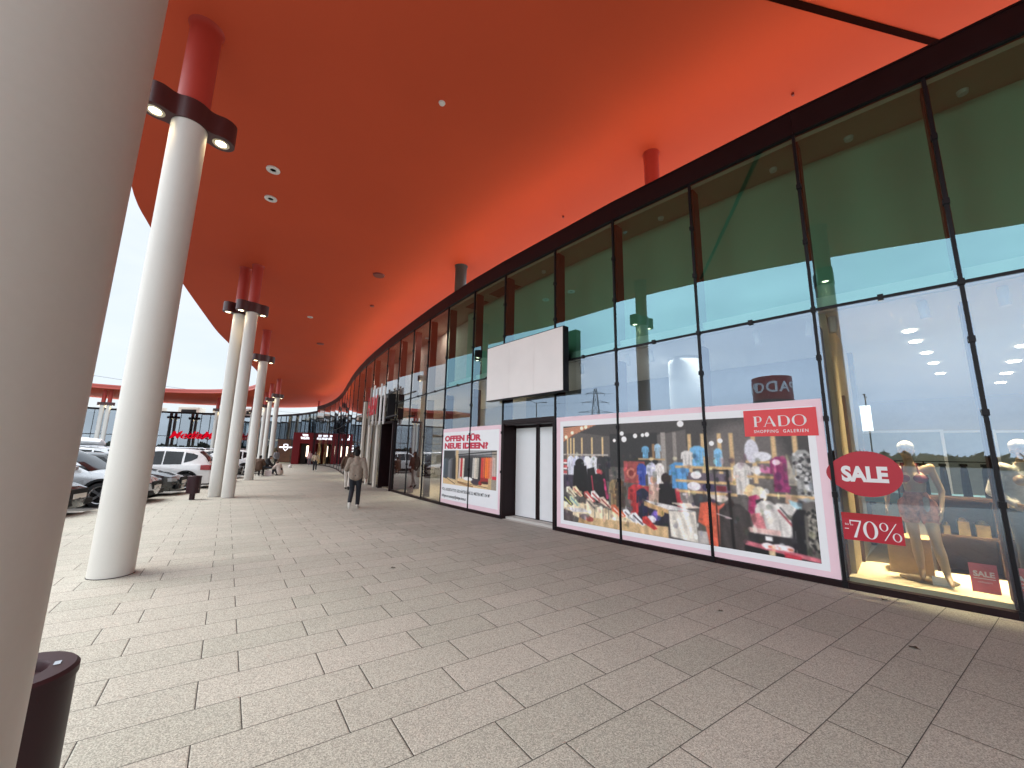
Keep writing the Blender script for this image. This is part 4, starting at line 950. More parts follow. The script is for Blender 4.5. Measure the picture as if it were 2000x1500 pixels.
# ---- stickers in the lit window
p = PN(1)
st = thing('window_sticker', 'round red sticker reading SALE on the shop window', 'sticker', (0, 0, 0))
cu_, cz = .765, 1.43; W_, H_ = 0.345, 0.285
pts = []
for k in range(48):
    a = 2*PI*k/48; x = W_*math.cos(a); y = H_*math.sin(a)
    if math.cos(a) < -0.35: x *= 1+0.16*((-math.cos(a)-0.35)/0.65)**1.5; y *= 1-0.10*((-math.cos(a)-0.35)/0.65)
    pts.append((x, y))
m = MB(); m.prism(pts, 0, 0.003); o = m.build('disc', M_red, st); o.data.transform(p.M(cu_, cz, -0.0085))
put_mesh('lettering', text_mesh('SALE', 0.255, 0.0015, 0.012, sx=0.83), M_letter_w, p.M(cu_+.012, cz-0.015, -0.0135), st)
st = thing('window_sticker', 'rectangular red sticker with minus 70% below the SALE disc', 'sticker', (0, 0, 0))
sheet('panel', p, .972, .570, .60, .935, -0.0115, -0.0085, M_red, st)
sheet('top_band', p, .972, .570, .865, .935, -0.0125, -0.0116, pbr('deep_red', srgb(170, 20, 30), rough=0.4), st)
def seventy():
    m = MB(); z = 0.003
    def bar(x0, x1, y0, y1): m.prism([(x0, y0), (x1, y0), (x1, y1), (x0, y1)], 0, z)
    bar(-.02, .18, .46, .50)
    m.prism([(.25, .93), (.80, .93), (.80, 1.0), (.25, 1.0)], 0, z); m.prism([(.25, .78), (.29, .78), (.30, .93), (.25, .93)], 0, z); m.prism([(.72, .93), (.80, .93), (.52, 0), (.38, 0)], 0, z)
    def ring(cx, cy, rx, ry, tk, tn, n=32):
        for k in range(n):
            q = []
            for a, inn in ((2*PI*k/n, 0), (2*PI*(k+1)/n, 0), (2*PI*(k+1)/n, 1), (2*PI*k/n, 1)):
                q.append((cx+(rx-inn*tk)*math.cos(a), cy+(ry-inn*tn)*math.sin(a)))
            m.prism(q, 0, z)
    ring(1.20, .5, .34, .51, .15, .035); ring(1.82, .76, .20, .24, .075, .025); ring(2.36, .24, .20, .24, .075, .025); m.prism([(1.78, 0), (1.83, 0), (2.40, 1), (2.35, 1)], 0, z)
    return m
sv = seventy(); o = sv.build('lettering', M_letter_w, st); o.data.transform(p.M(.775, .74, -0.0128) @ Matrix.Diagonal((0.205, 0.21, 1, 1)) @ Matrix.Translation((-1.25, -.5, 0)))
put_mesh('small_word', text_mesh('bis zu', 0.035, 0.001), M_letter_w, p.M(.925, .79, -0.0130), st)
# standing cards on the platform
def sale_card(k, u, o, rz, label):
    c0 = PN(k).P(u, 0.131, o); t = thing('sale_card', label, 'card', c0, PN(k).rz+rz, 'pink cards on the window platform')
    M_card = bpy.data.materials.get('card_pink') or pbr('card_pink', srgb(206, 96, 112), rough=0.45)
    lean = Matrix.Rotation(rad(8), 4, 'X')
    m = MB(); m.box(-.11, .11, -.003, .003, 0, .31, 0, lean); m.build('panel', M_card, t)
    m = MB(); m.box(-.03, .03, -.12, .0, 0, .004); m.box(-.03, .03, -.05, -.046, 0, .2); m.build('stand', M_white, t)
    R_ = Matrix(((-1, 0, 0, 0), (0, 0, 1, 0), (0, 1, 0, 0), (0, 0, 0, 1)))     # local +y looks out of the window
    put_mesh('lettering', text_mesh('SALE', 0.078, 0.001, 0.003), M_letter_w, lean @ Matrix.Translation((0, 0.0040, .195)) @ R_, t)
    m = MB(); m.box(-.085, .085, .0034, .0048, .145, .153, 0, lean); m.build('underline', M_letter_w, t)
    put_mesh('small_word', text_mesh('reduziert', 0.030, 0.001), M_letter_w, lean @ Matrix.Translation((0, 0.0040, .112)) @ R_, t)
sale_card(1, .135, .42, 0.0, 'pink standing SALE card right of the bikini mannequin feet')
sale_card(0, .93, .45, 0.1, 'pink standing SALE card cut off at the right photo edge')
c0 = PN(1).P(.375, .131, .40); t = thing('price_stand', 'small white price block beside the mannequin foot', 'price stand', c0, PN(1).rz)
m = MB(); m.prism([(-.09, -.03), (.09, -.03), (.09, .03), (-.09, .03)], 0, .02); m.box(-.09, .09, -.02, .012, .02, .10, 0, Matrix.Rotation(rad(12), 4, 'X')); m.build('block', M_white, t, bevel=.003)
# ------------------------------------------------------------------ people: tapered limbs merged into one skin by a voxel remesh
def cone(mb, a, b, ra, rb, n=12):
    a, b = Vector(a), Vector(b); d = (b-a); k = 5; pts = []; rs = []
    u = d.normalized()
    for i in range(4): t = i/3; pts.append(a-u*ra*math.cos(t*PI/2)*0.98); rs.append(max(ra*math.sin(t*PI/2), ra*.05))
    for i in range(1, k): pts.append(a+d*(i/k)); rs.append(ra+(rb-ra)*i/k)
    for i in range(4): t = 1-i/3; pts.append(b+u*rb*math.cos(t*PI/2)*0.98); rs.append(max(rb*math.sin(t*PI/2), rb*.05))
    mb.tube(pts, rs, n)
def remesh(name, mb, mat, parent, voxel, smooth=6):
    me = bpy.data.meshes.new(name); me.from_pydata(mb.v, [], mb.f); me.update()
    o = bpy.data.objects.new(name, me); link(o)
    md = o.modifiers.new('r', 'REMESH'); md.mode = 'VOXEL'; md.voxel_size = voxel
    ms = o.modifiers.new('s', 'SMOOTH'); ms.iterations = smooth; ms.factor = 0.5
    bpy.context.view_layer.update()
    dg = bpy.context.evaluated_depsgraph_get(); me2 = bpy.data.meshes.new_from_object(o.evaluated_get(dg))
    bpy.data.objects.remove(o); bpy.data.meshes.remove(me)
    me2.name = name; me2.materials.clear(); me2.materials.append(mat); me2.polygons.foreach_set('use_smooth', [True]*len(me2.polygons))
    o = bpy.data.objects.new(name, me2); link(o); o.parent = parent; return o
def lerp(a, b, t): return Vector(a)*(1-t)+Vector(b)*t
def hand(mb, w, d, side, fwd_, s=1.0, curl=0.5):
    """palm, four bent fingers of unequal length and a thumb leaving the side of the palm. w wrist, d direction, side toward the thumb"""
    d = Vector(d).normalized(); f = Vector(fwd_); f = (f-d*f.dot(d)).normalized(); sd = Vector(side); sd = (sd-d*sd.dot(d)).normalized()
    w = Vector(w); k = w+d*0.085*s
    for q in (-.026, -.009, .009, .026): cone(mb, w+sd*q*0.7*s, k+sd*q*s, .014*s, .013*s, 8)
    for q, ln in ((.028, .070), (.010, .080), (-.009, .074), (-.027, .058)):
        a = k+sd*q*s; b = a+(d*math.cos(curl*.6)+f*math.sin(curl*.6))*ln*.45*s; c2 = b+(d*math.cos(curl*1.5)+f*math.sin(curl*1.5))*ln*.55*s
        cone(mb, a, b, .0098*s, .0088*s, 8); cone(mb, b, c2, .0088*s, .007*s, 8)
    a = w+sd*.028*s+d*.025*s; b = a+(sd*.6+d*.7+f*.25).normalized()*.042*s; c2 = b+(d*.9+f*.4).normalized()*.032*s
    cone(mb, a, b, .0125*s, .0105*s, 8); cone(mb, b, c2, .0105*s, .008*s, 8)
def head(mb, c, r, face, s=1.0):
    """skull, jaw, nose, ears, chin; face = facing direction"""
    c = Vector(c); f = Vector(face).normalized(); l = Vector((-f.y, f.x, 0)).normalized()
    B = Matrix(((l.x, f.x, 0, c.x), (l.y, f.y, 0, c.y), (0, 0, 1, c.z), (0, 0, 0, 1)))
    mb.ball((0, 0, .02*s), (.073*s, .092*s, .095*s), 0, 16, 10, B); mb.ball((0, .022*s, -.045*s), (.054*s, .062*s, .070*s), 0, 14, 9, B)
    mb.ball((0, .098*s, -.015*s), (.011*s, .018*s, .022*s), 0, 8, 6, B); mb.ball((0, .07*s, -.098*s), (.022*s, .02*s, .016*s), 0, 8, 6, B)
    for x in (-1, 1): mb.ball((x*.076*s, -.005*s, -.01*s), (.010*s, .02*s, .03*s), 0, 8, 6, B)
    for x in (-1, 1): mb.ball((x*.03*s, .083*s, .022*s), (.018*s, .012*s, .010*s), 0, 8, 6, B)
    mb.ball((0, .083*s, -.058*s), (.024*s, .011*s, .009*s), 0, 8, 6, B)
    return B
def person(name, label, loc, rz, J, mats, hgt=1.68, voxel=0.012, hair='short', coat=0.012, coat_len=0.0, skirt=False, group=None, extra=None, cat='person'):
    """J: joints for a 1.68 m figure facing +Y (x to its right). mats: skin, top, legs, shoes, hair"""
    k = hgt/1.68; t = thing(name, label, cat, loc, rz, group); skin, top, legs, shoes, hairm = mats
    V = {a: Vector(b)*k for a, b in J.items() if isinstance(b, (tuple, list))}
    fc = Vector(J.get('face', (0, 1, 0)))
    b = MB(); hd = head(b, V['head'], 0.1*k, fc, k)
    cone(b, V['neck'], V['head']-Vector((0, 0, .06*k)), .055*k, .052*k)
    cone(b, V['chest'], V['neck'], .11*k, .06*k); cone(b, V['hip'], V['chest'], .12*k, .12*k)
    for s_, sx in (('l', -1), ('r', 1)):
        cone(b, V['chest']+Vector((0, 0, .05*k)), V['sh'+s_], .08*k, .055*k)
        cone(b, V['sh'+s_], V['el'+s_], .048*k, .036*k); cone(b, V['el'+s_], V['wr'+s_], .037*k, .026*k)
        d = (V['wr'+s_]-V['el'+s_]).normalized(); hand(b, V['wr'+s_], d, Vector((0, 1, 0)) if abs(d.y) < .8 else Vector((-sx, 0, .3)), Vector((-sx, 0, 0)), k)
        cone(b, V['hip']+Vector((sx*.05*k, 0, 0)), V['hp'+s_], .1*k, .088*k)
        cone(b, V['hp'+s_], V['kn'+s_], .085*k, .055*k); cone(b, V['kn'+s_], V['an'+s_], .055*k, .036*k); cone(b, V['an'+s_], V['to'+s_], .038*k, .028*k)
    remesh('body', b, skin, t, voxel*0.8)
    c = MB(); lo = V['hip']+Vector((0, 0, -.02-coat_len))*k
    cone(c, V['chest']+Vector((0, 0, .04*k)), V['neck']-Vector((0, 0, .025*k)), .125*k+coat, .075*k+coat)
    for sx in (-1, 1):
        o2 = Vector((sx*.06*k, 0, 0)); cone(c, lo+o2, V['chest']+o2, .105*k+coat*1.3, .105*k+coat*1.2)
    cone(c, lo+Vector((0, .02*k, .0)), V['chest'], .118*k+coat*1.3, .11*k+coat)
    for s_ in 'lr':
        cone(c, V['chest']+Vector((0, 0, .06*k)), V['sh'+s_], .085*k+coat, .062*k+coat); cone(c, V['sh'+s_], V['el'+s_], .056*k+coat, .046*k+coat); cone(c, V['el'+s_], lerp(V['el'+s_], V['wr'+s_], .93), .046*k+coat, .036*k+coat*.8)
    remesh('jacket' if coat > .009 else 'top', c, top, t, voxel)
    l = MB()
    cone(l, V['hip']+Vector((0, 0, .06*k)), V['hip']-Vector((0, 0, .02*k)), .125*k, .13*k)
    for s_, sx in (('l', -1), ('r', 1)):
        cone(l, V['hip']+Vector((sx*.05*k, 0, 0)), V['hp'+s_], .108*k, .100*k); cone(l, V['hp'+s_], V['kn'+s_], .098*k, .070*k); cone(l, V['kn'+s_], lerp(V['kn'+s_], V['an'+s_], .95), .072*k, .060*k)
    remesh('trousers', l, legs, t, voxel)
    for s_ in 'lr':
        sh = MB(); d = (V['to'+s_]-V['an'+s_]); h = V['an'+s_]-Vector((0, 0, .03*k)); 
        cone(sh, h-d.normalized()*.02*k, lerp(h, V['to'+s_], .6), .043*k, .043*k); cone(sh, lerp(h, V['to'+s_], .5), V['to'+s_]+d.normalized()*.03*k, .044*k, .034*k)
        remesh('shoe', sh, shoes, t, .010, 4)
    hm = MB()
    hm.ball((0, -.014*k, .040*k), (.084*k, .096*k, .088*k), 0, 16, 10, hd)
    hm.ball((0, -.045*k, -.02*k), (.078*k, .062*k, .085*k), 0, 14, 9, hd)
    if hair == 'long': hm.ball((0, -.06*k, -.12*k), (.085*k, .05*k, .17*k), 0, 14, 9, hd); hm.ball((0, -.065*k, -.24*k), (.075*k, .035*k, .12*k), 0, 12, 8, hd)
    if hair == 'bob': hm.ball((0, -.035*k, -.05*k), (.095*k, .072*k, .10*k), 0, 14, 9, hd)
    remesh('hair', hm, hairm, t, voxel*.8, 4)
    return t
STAND = dict(head=(0, .01, 1.575), neck=(0, -.01, 1.42), chest=(0, 0, 1.22), hip=(0, 0, .94), shl=(-.18, -.01, 1.37), shr=(.18, -.01, 1.37), ell=(-.24, -.03, 1.08), elr=(.24, -.03, 1.08), wrl=(-.25, .04, .84), wrr=(.25, .04, .84),
             hpl=(-.09, 0, .88), hpr=(.09, 0, .88), knl=(-.095, .01, .48), knr=(.095, .01, .48), anl=(-.10, -.03, .09), anr=(.10, -.03, .09), tol=(-.12, .10, .035), tor=(.12, .10, .035))
def pose(**kw): d = dict(STAND); d.update(kw); return d
SK = pbr('skin', (0.42, 0.23, 0.16), rough=0.5, var=0.05); SK2 = pbr('skin_pale', (0.50, 0.30, 0.22), rough=0.5, var=0.05)
HB = pbr('hair_black', (0.006, 0.005, 0.005), rough=0.6, spec=0.15, var=0.3, scale=60, bump=0.5); HBr = pbr('hair_brown', (0.05, 0.022, 0.012), rough=0.45, var=0.3, scale=60, bump=0.4)
def quilt():
    m, nt, out = new_mat('quilted_beige'); L = nt.links.new; tc = nd(nt, 'ShaderNodeTexCoord'); mp = nd(nt, 'ShaderNodeMapping'); mp.inputs['Rotation'].default_value = (0, rad(45), 0); mp.inputs['Scale'].default_value = (11, 11, 11)
    L(tc.outputs['Object'], mp.inputs[0]); sx = nd(nt, 'ShaderNodeSeparateXYZ'); L(mp.outputs[0], sx.inputs[0])
    def tri(i):
        f = nd(nt, 'ShaderNodeMath', operation='PINGPONG'); L(sx.outputs[i], f.inputs[0]); f.inputs[1].default_value = .5; return f.outputs[0]
    mn = nd(nt, 'ShaderNodeMath', operation='MINIMUM'); L(tri(0), mn.inputs[0]); L(tri(2), mn.inputs[1])
    mr = nd(nt, 'ShaderNodeMapRange', interpolation_type='SMOOTHSTEP'); L(mn.outputs[0], mr.inputs[0]); mr.inputs[2].default_value = .14
    b = nd(nt, 'ShaderNodeBsdfPrincipled'); b.inputs['Roughness'].default_value = .75; b.inputs['Base Color'].default_value = (.33, .265, .205, 1)
    bp = nd(nt, 'ShaderNodeBump'); bp.inputs['Strength'].default_value = .5; bp.inputs['Distance'].default_value = .02; L(mr.outputs[0], bp.inputs['Height']); L(bp.outputs[0], b.inputs['Normal'])
    cl = nd(nt, 'ShaderNodeMix', data_type='RGBA'); L(mr.outputs[0], cl.inputs[0]); cl.inputs[6].default_value = (.205, .165, .13, 1); cl.inputs[7].default_value = (.25, .20, .16, 1); L(cl.outputs[2], b.inputs['Base Color'])
    L(b.outputs[0], out.inputs[0]); return m
cl = lambda n, c: pbr(n, c, rough=.85, var=.14, scale=9, fine=.08, fscale=200)
NAVY = cl('dark_denim', (.010, .012, .018)); WSHOE = pbr('white_shoe', (.62, .60, .56), rough=.5); BSHOE = pbr('black_shoe', (.015, .015, .015), rough=.5); OFFW = cl('offwhite_cloth', (.62, .57, .52)); BRN = cl('brown_jacket_cloth', (.075, .040, .024)); GREY = cl('grey_jacket_cloth', (.22, .22, .25)); BLK = cl('black_cloth', (.013, .013, .015)); PINK = cl('pink_cloth', (.55, .33, .33)); BLUSH = cl('blush_coat_cloth', (.50, .42, .38)); DKBL = cl('dark_blue_cloth', (.025, .030, .042)); BEI = cl('beige_top_cloth', (.46, .37, .27)); PGREY = cl('grey_trouser_cloth', (.16, .155, .17))
WALK = pose(knl=(-.085, .05, .50), anl=(-.09, -.22, .20), tol=(-.09, -.22, .085), anr=(.09, .10, .10), knr=(.09, .11, .50), tor=(.10, .22, .04),
            ell=(-.27, -.02, 1.10), wrl=(-.20, .20, 1.16), elr=(.26, -.11, 1.10), wrr=(.30, -.12, .86))
person('person', 'person with short black hair in a beige quilted jacket walking away', (-4.47, 11.93, 0), rad(14), WALK, (SK, quilt(), NAVY, WSHOE, HB), 1.665, .012, 'short', .022, .02)
WALK2 = pose(knl=(-.09, .12, .50), anl=(-.09, .20, .10), tol=(-.10, .33, .04), knr=(.09, -.02, .49), anr=(.09, -.20, .16), tor=(.09, -.12, .05), elr=(.27, .02, 1.10), wrr=(.14, .20, 1.02), ell=(-.27, -.06, 1.09), wrl=(-.27, .10, .92), face=(.5, .85, 0))
person('person', 'person in brown jacket and white trousers half hidden behind the beige jacket', (-6.9, 17.5, 0), rad(10), WALK2, (SK2, BRN, OFFW, BSHOE, HBr), 1.63, .014, 'bob', .020, .02)
person('person', 'long haired woman in beige top and dark jeans walking near the red portal', (-15.37, 32.27, 0), rad(25), WALK2, (SK2, BEI, NAVY, WSHOE, HBr), 1.52, .016, 'long', .008)
person('person', 'child in pink top and grey trousers standing at the red portal', (-21.9, 44.6, 0), rad(200), STAND, (SK2, PINK, PGREY, WSHOE, HBr), 1.55, .018, 'bob', .012)
person('person', 'person in grey jacket and dark trousers standing beside a far column', (-22.4, 39.1, 0), rad(60), pose(wrl=(-.22, .16, .98), face=(-.3, .95, 0)), (SK, GREY, BLK, BSHOE, HB), 1.60, .016, 'short', .03)
SIT = pose(head=(0, .10, 1.20), neck=(0, .02, 1.06), chest=(0, -.02, .86), hip=(0, -.06, .54), shl=(-.19, 0, 1.0), shr=(.19, 0, 1.0), ell=(-.26, .12, .76), elr=(.26, .12, .76), wrl=(-.12, .32, .66), wrr=(.12, .32, .66), hpl=(-.10, .0, .50), hpr=(.10, .0, .50), knl=(-.12, .40, .50), knr=(.12, .40, .50), anl=(-.12, .36, .10), anr=(.12, .38, .10), tol=(-.13, .50, .04), tor=(.13, .52, .04))
person('person', 'person in brown jacket seated on a low stool seen from behind', (-15.55, 25.4, 0), rad(8), SIT, (SK, BRN, BLK, BSHOE, HB), 1.62, .016, 'short', .045, .04)
person('person', 'dark clothed person with black hair seated facing the crouching child', (-15.75, 26.6, 0), rad(-70), pose(**{**SIT, 'head': (0, .16, 1.16), 'wrl': (-.1, .50, .52), 'wrr': (.1, .50, .55)}), (SK, BLK, DKBL, WSHOE, HB), 1.62, .016, 'short', .03)
CROUCH = pose(head=(0, .22, .92), neck=(0, .13, .80), chest=(0, .05, .66), hip=(0, -.12, .40), shl=(-.16, .10, .76), shr=(.16, .10, .76), ell=(-.20, .28, .58), elr=(.20, .28, .58), wrl=(-.10, .46, .50), wrr=(.10, .46, .50), hpl=(-.09, -.08, .36), hpr=(.09, -.08, .36), knl=(-.12, .26, .40), knr=(.12, .26, .36), anl=(-.12, .02, .09), anr=(.12, .02, .09), tol=(-.12, .15, .035), tor=(.12, .15, .035))
person('person', 'child in pale blush coat crouching on the paving before the seated pair', (-14.95, 26.6, 0), rad(80), CROUCH, (SK2, BLUSH, BLK, BSHOE, HBr), 1.45, .015, 'bob', .05, .18)
def stool(x, y, rz, label):
    t = thing('stool', label, 'stool', (x, y, 0), rz, 'stools under the seated people')
    m = MB(); m.box(-.2, .2, -.17, .17, .40, .44); m.build('seat', M_brown, t, bevel=.005)
    for sx in (-1, 1):
        for sy in (-1, 1): m = MB(); m.cbox((sx*.17, sy*.14, .20), (.03, .03, .40)); m.build('leg', M_chrome, t)
stool(-15.55+.02, 25.4-.07, rad(8), 'low stool under the brown jacketed person'); stool(-15.75-.05, 26.58, rad(-70), 'low stool under the dark clothed person')
# carrier bag and ball
t = thing('carrier_bag', 'white carrier bag with pink print on the paving by the seated people', 'bag', (-15.25, 25.95, 0), .4)
m = MB(); vs = [(-.17, -.06, 0), (.17, -.06, 0), (.17, .06, 0), (-.17, .06, 0), (-.19, -.05, .33), (.19, -.05, .31), (.19, .05, .32), (-.19, .05, .34)]
m.add(vs, [(0, 3, 2, 1), (0, 1, 5, 4), (1, 2, 6, 5), (2, 3, 7, 6), (3, 0, 4, 7)]); m.build('bag_body', pbr('bag_white', (.72, .66, .68), rough=.5), t)
m = MB(); m.tube([(-.1, -.05, .31), (-.07, -.05, .42), (.07, -.05, .42), (.1, -.05, .31)], .008, 6); m.build('handle', M_white, t)
m = MB(); m.ball((0, 0, .15), .15, 0, 20, 12); o = m.build('ball', pbr('ball_white', (.72, .70, .68), rough=.5, var=.1), None, smooth=True); o.location = (-20.4, 38.0, 0); tag(o, 'white ball lying on the paving far down the walkway', 'ball')

# ------------------------------------------------------------------ shop window mannequins
M_man = pbr('mannequin_skin', (.50, .36, .24), rough=.35, var=.03); M_manw = pbr('mannequin_cap', (.74, .72, .68), rough=.4)
def mannequin(label, k, u, o, rz, J, hgt):
    c0 = PN(k).P(u, .131, o); t = thing('mannequin', label, 'mannequin', c0, PN(k).rz+rz, 'mannequins in the lit window'); q = hgt/1.68
    V = {a: Vector(b)*q for a, b in J.items()}; b = MB(); hd = head(b, V['head'], .1, Vector((0, 1, 0)), q)
    cone(b, V['neck'], V['head']-Vector((0, 0, .06)), .05, .048); cone(b, V['chest'], V['neck'], .115, .05); cone(b, V['hip']+Vector((0, 0, .12)), V['chest'], .10, .12); cone(b, V['hip'], V['hip']+Vector((0, 0, .12)), .125, .10)
    for sx in (-1, 1): b.ball(tuple(V['chest']+Vector((sx*.075, .085, .02))), .066, 0, 12, 8)
    for s_, sx in (('l', -1), ('r', 1)):
        cone(b, V['chest']+Vector((0, 0, .05)), V['sh'+s_], .075, .05); cone(b, V['sh'+s_], V['el'+s_], .043, .034); cone(b, V['el'+s_], V['wr'+s_], .034, .023); d = (V['wr'+s_]-V['el'+s_]).normalized(); hand(b, V['wr'+s_], d, Vector((0, 1, 0)), Vector((-sx, 0, 0)), q, .25)
        cone(b, V['hip']+Vector((sx*.05, 0, 0)), V['hp'+s_], .10, .09); cone(b, V['hp'+s_], V['kn'+s_], .086, .052); cone(b, V['kn'+s_], lerp(V['kn'+s_], V['an'+s_], .4), .05, .056); cone(b, lerp(V['kn'+s_], V['an'+s_], .4), V['an'+s_], .056, .033); cone(b, V['an'+s_], V['to'+s_], .035, .022); cone(b, V['an'+s_], V['an'+s_]+(V['an'+s_]-V['to'+s_])*.2-Vector((0, 0, .03)), .03, .025)
    remesh('body', b, M_man, t, .009)
    h = MB(); h.ball((0, -.008, .045*q), (.084*q, .10*q, .085*q), 0, 18, 12, hd); h.build('cap', M_manw, t, smooth=True)
    m = MB(); m.lathe([(.27, 0), (.27, .008), (.255, .012)], 40, ax=(0, -.02)); m.build('base_disc', pbr('base_metal', (.30, .25, .18), rough=.25, metal=.6), t, smooth=True)
    return t, V, q
# local +Y of the figure must look out of the window: the window normal is turned half a circle
MPOSE = pose(head=(.03, .02, 1.585), neck=(.02, 0, 1.43), shl=(-.165, 0, 1.375), shr=(.19, 0, 1.36), elr=(.27, -.03, 1.09), wrr=(.29, .03, .85), ell=(-.235, -.02, 1.09), wrl=(-.22, .08, .86), knl=(-.14, .16, .50), anl=(-.20, .20, .12), tol=(-.24, .33, .05), knr=(.06, .03, .49), anr=(.05, -.02, .10), tor=(.03, .12, .04))
t, V, q = mannequin('mannequin in red and blue bikini with flowered shorts beside the SALE disc', 1, .46, .62, -.15, {a: b for a, b in MPOSE.items()}, 1.70)
def patch(name, t, mat, balls=(), cones=(), vox=.008):
    b = MB()
    for c_, r_ in balls: b.ball(c_, r_, 0, 14, 9)
    for a_, b_, ra, rb in cones: cone(b, a_, b_, ra, rb)
    return remesh(name, b, mat, t, vox, 3)
C = V['chest']; M_bik = pbr('bikini_red', (.22, .02, .05), rough=.7, var=.5, scale=22)
patch('bikini_top', t, M_bik, [(tuple(C+Vector((sx*.077, .092, .015))), (.07, .066, .06)) for sx in (-1, 1)], [(C+Vector((-.13, .02, .02)), C+Vector((.13, .02, .02)), .022, .022), (C+Vector((-.085, .12, .06)), V['neck']+Vector((-.06, 0, 0)), .01, .008), (C+Vector((.085, .12, .06)), V['neck']+Vector((.06, 0, 0)), .01, .008)])
Hh = V['hip']; M_short = pbr('flower_shorts', (.50, .20, .14), rough=.8, var=.7, scale=18)
patch('shorts', t, M_short, [], [(Hh+Vector((0, 0, .05)), Hh-Vector((0, 0, .02)), .132, .14), (V['hpl']+Vector((0, 0, .02)), lerp(V['hpl'], V['knl'], .35), .104, .10), (V['hpr']+Vector((0, 0, .02)), lerp(V['hpr'], V['knr'], .35), .104, .10)])
patch('waist_scarf', t, pbr('scarf_striped', (.45, .40, .38), rough=.8, var=.4, scale=14), [], [(Hh+Vector((-.09, .08, .04)), Hh+Vector((-.13, .12, -.50)), .035, .05)])
t, V, q = mannequin('mannequin in a white jacket cut off by the right photo edge', 0, .82, .62, .3, {a: b for a, b in pose(ell=(-.26, -.05, 1.10), wrl=(-.16, .16, .98), elr=(.26, -.05, 1.10), wrr=(.16, .16, .98)).items()}, 1.72)
C = V['chest']; b = MB()
cone(b, C+Vector((0, 0, .04)), V['neck']-Vector((0, 0, .02)), .14, .075)
for sx in (-1, 1): cone(b, V['hip']+Vector((sx*.06, 0, .02)), C+Vector((sx*.06, 0, 0)), .13, .12)
for s_ in 'lr': cone(b, C+Vector((0, 0, .06)), V['sh'+s_], .09, .075); cone(b, V['sh'+s_], V['el'+s_], .066, .058); cone(b, V['el'+s_], lerp(V['el'+s_], V['wr'+s_], .9), .058, .045)
remesh('jacket', b, G_wht, t, .011); b = MB()
for s_ in 'lr': cone(b, V['hip'], V['hp'+s_], .12, .105); cone(b, V['hp'+s_], V['kn'+s_], .10, .075); cone(b, V['kn'+s_], lerp(V['kn'+s_], V['an'+s_], .9), .075, .06)
remesh('trousers', b, G_gry, t, .012)
# ------------------------------------------------------------------ cars: lofted bodies with cut wheel arches
def interp(pts, x):
    if x <= pts[0][0]: return pts[0][1]
    for (x0, y0), (x1, y1) in zip(pts, pts[1:]):
        if x <= x1:
            t = (x-x0)/(x1-x0); t = t*t*(3-2*t)*0.5+t*0.5; return y0+(y1-y0)*t
    return pts[-1][1]
def arch_side(mb, L, belt, hw, wheels, R, zb, sgn, nx=110, nz=16):
    """one flank from sill to belt line with round wheel openings"""
    xs = [-L/2+L*i/nx for i in range(nx+1)]; grid = {}
    def yv(x, t, z):
        w = interp(hw, x); return sgn*w*(1-0.05*(1-t)**2-0.10*max(0, t-.72)**1.6*4*.6)
    vs = []; idx = {}
    for i, x in enumerate(xs):
        z1 = interp(belt, x); z0 = zb+0.10*max(0, abs(x)/(L/2)-.80)**1.2*5*.35
        for k in range(nz+1):
            t = k/nz; z = z0+(z1-z0)*t; X = x
            for wx in wheels:
                d = math.hypot(x-wx, z-.36)
                if abs(d-R) < 0.034 and d > 0: X = wx+(x-wx)*R/d; z = .36+(z-.36)*R/d
            idx[i, k] = len(vs); vs.append((X, yv(X, t, z), z))
    fs = []
    for i in range(nx):
        for k in range(nz):
            q = [idx[i, k], idx[i+1, k], idx[i+1, k+1], idx[i, k+1]]
            cx = sum(vs[a][0] for a in q)/4; cz = sum(vs[a][2] for a in q)/4
            if any(math.hypot(cx-wx, cz-.36) < R-.004 for wx in wheels): continue
            fs.append(q if sgn < 0 else q[::-1])
    mb.add(vs, fs); return [vs[idx[i, nz]] for i in range(nx+1)], [vs[idx[i, 0]] for i in range(nx+1)]
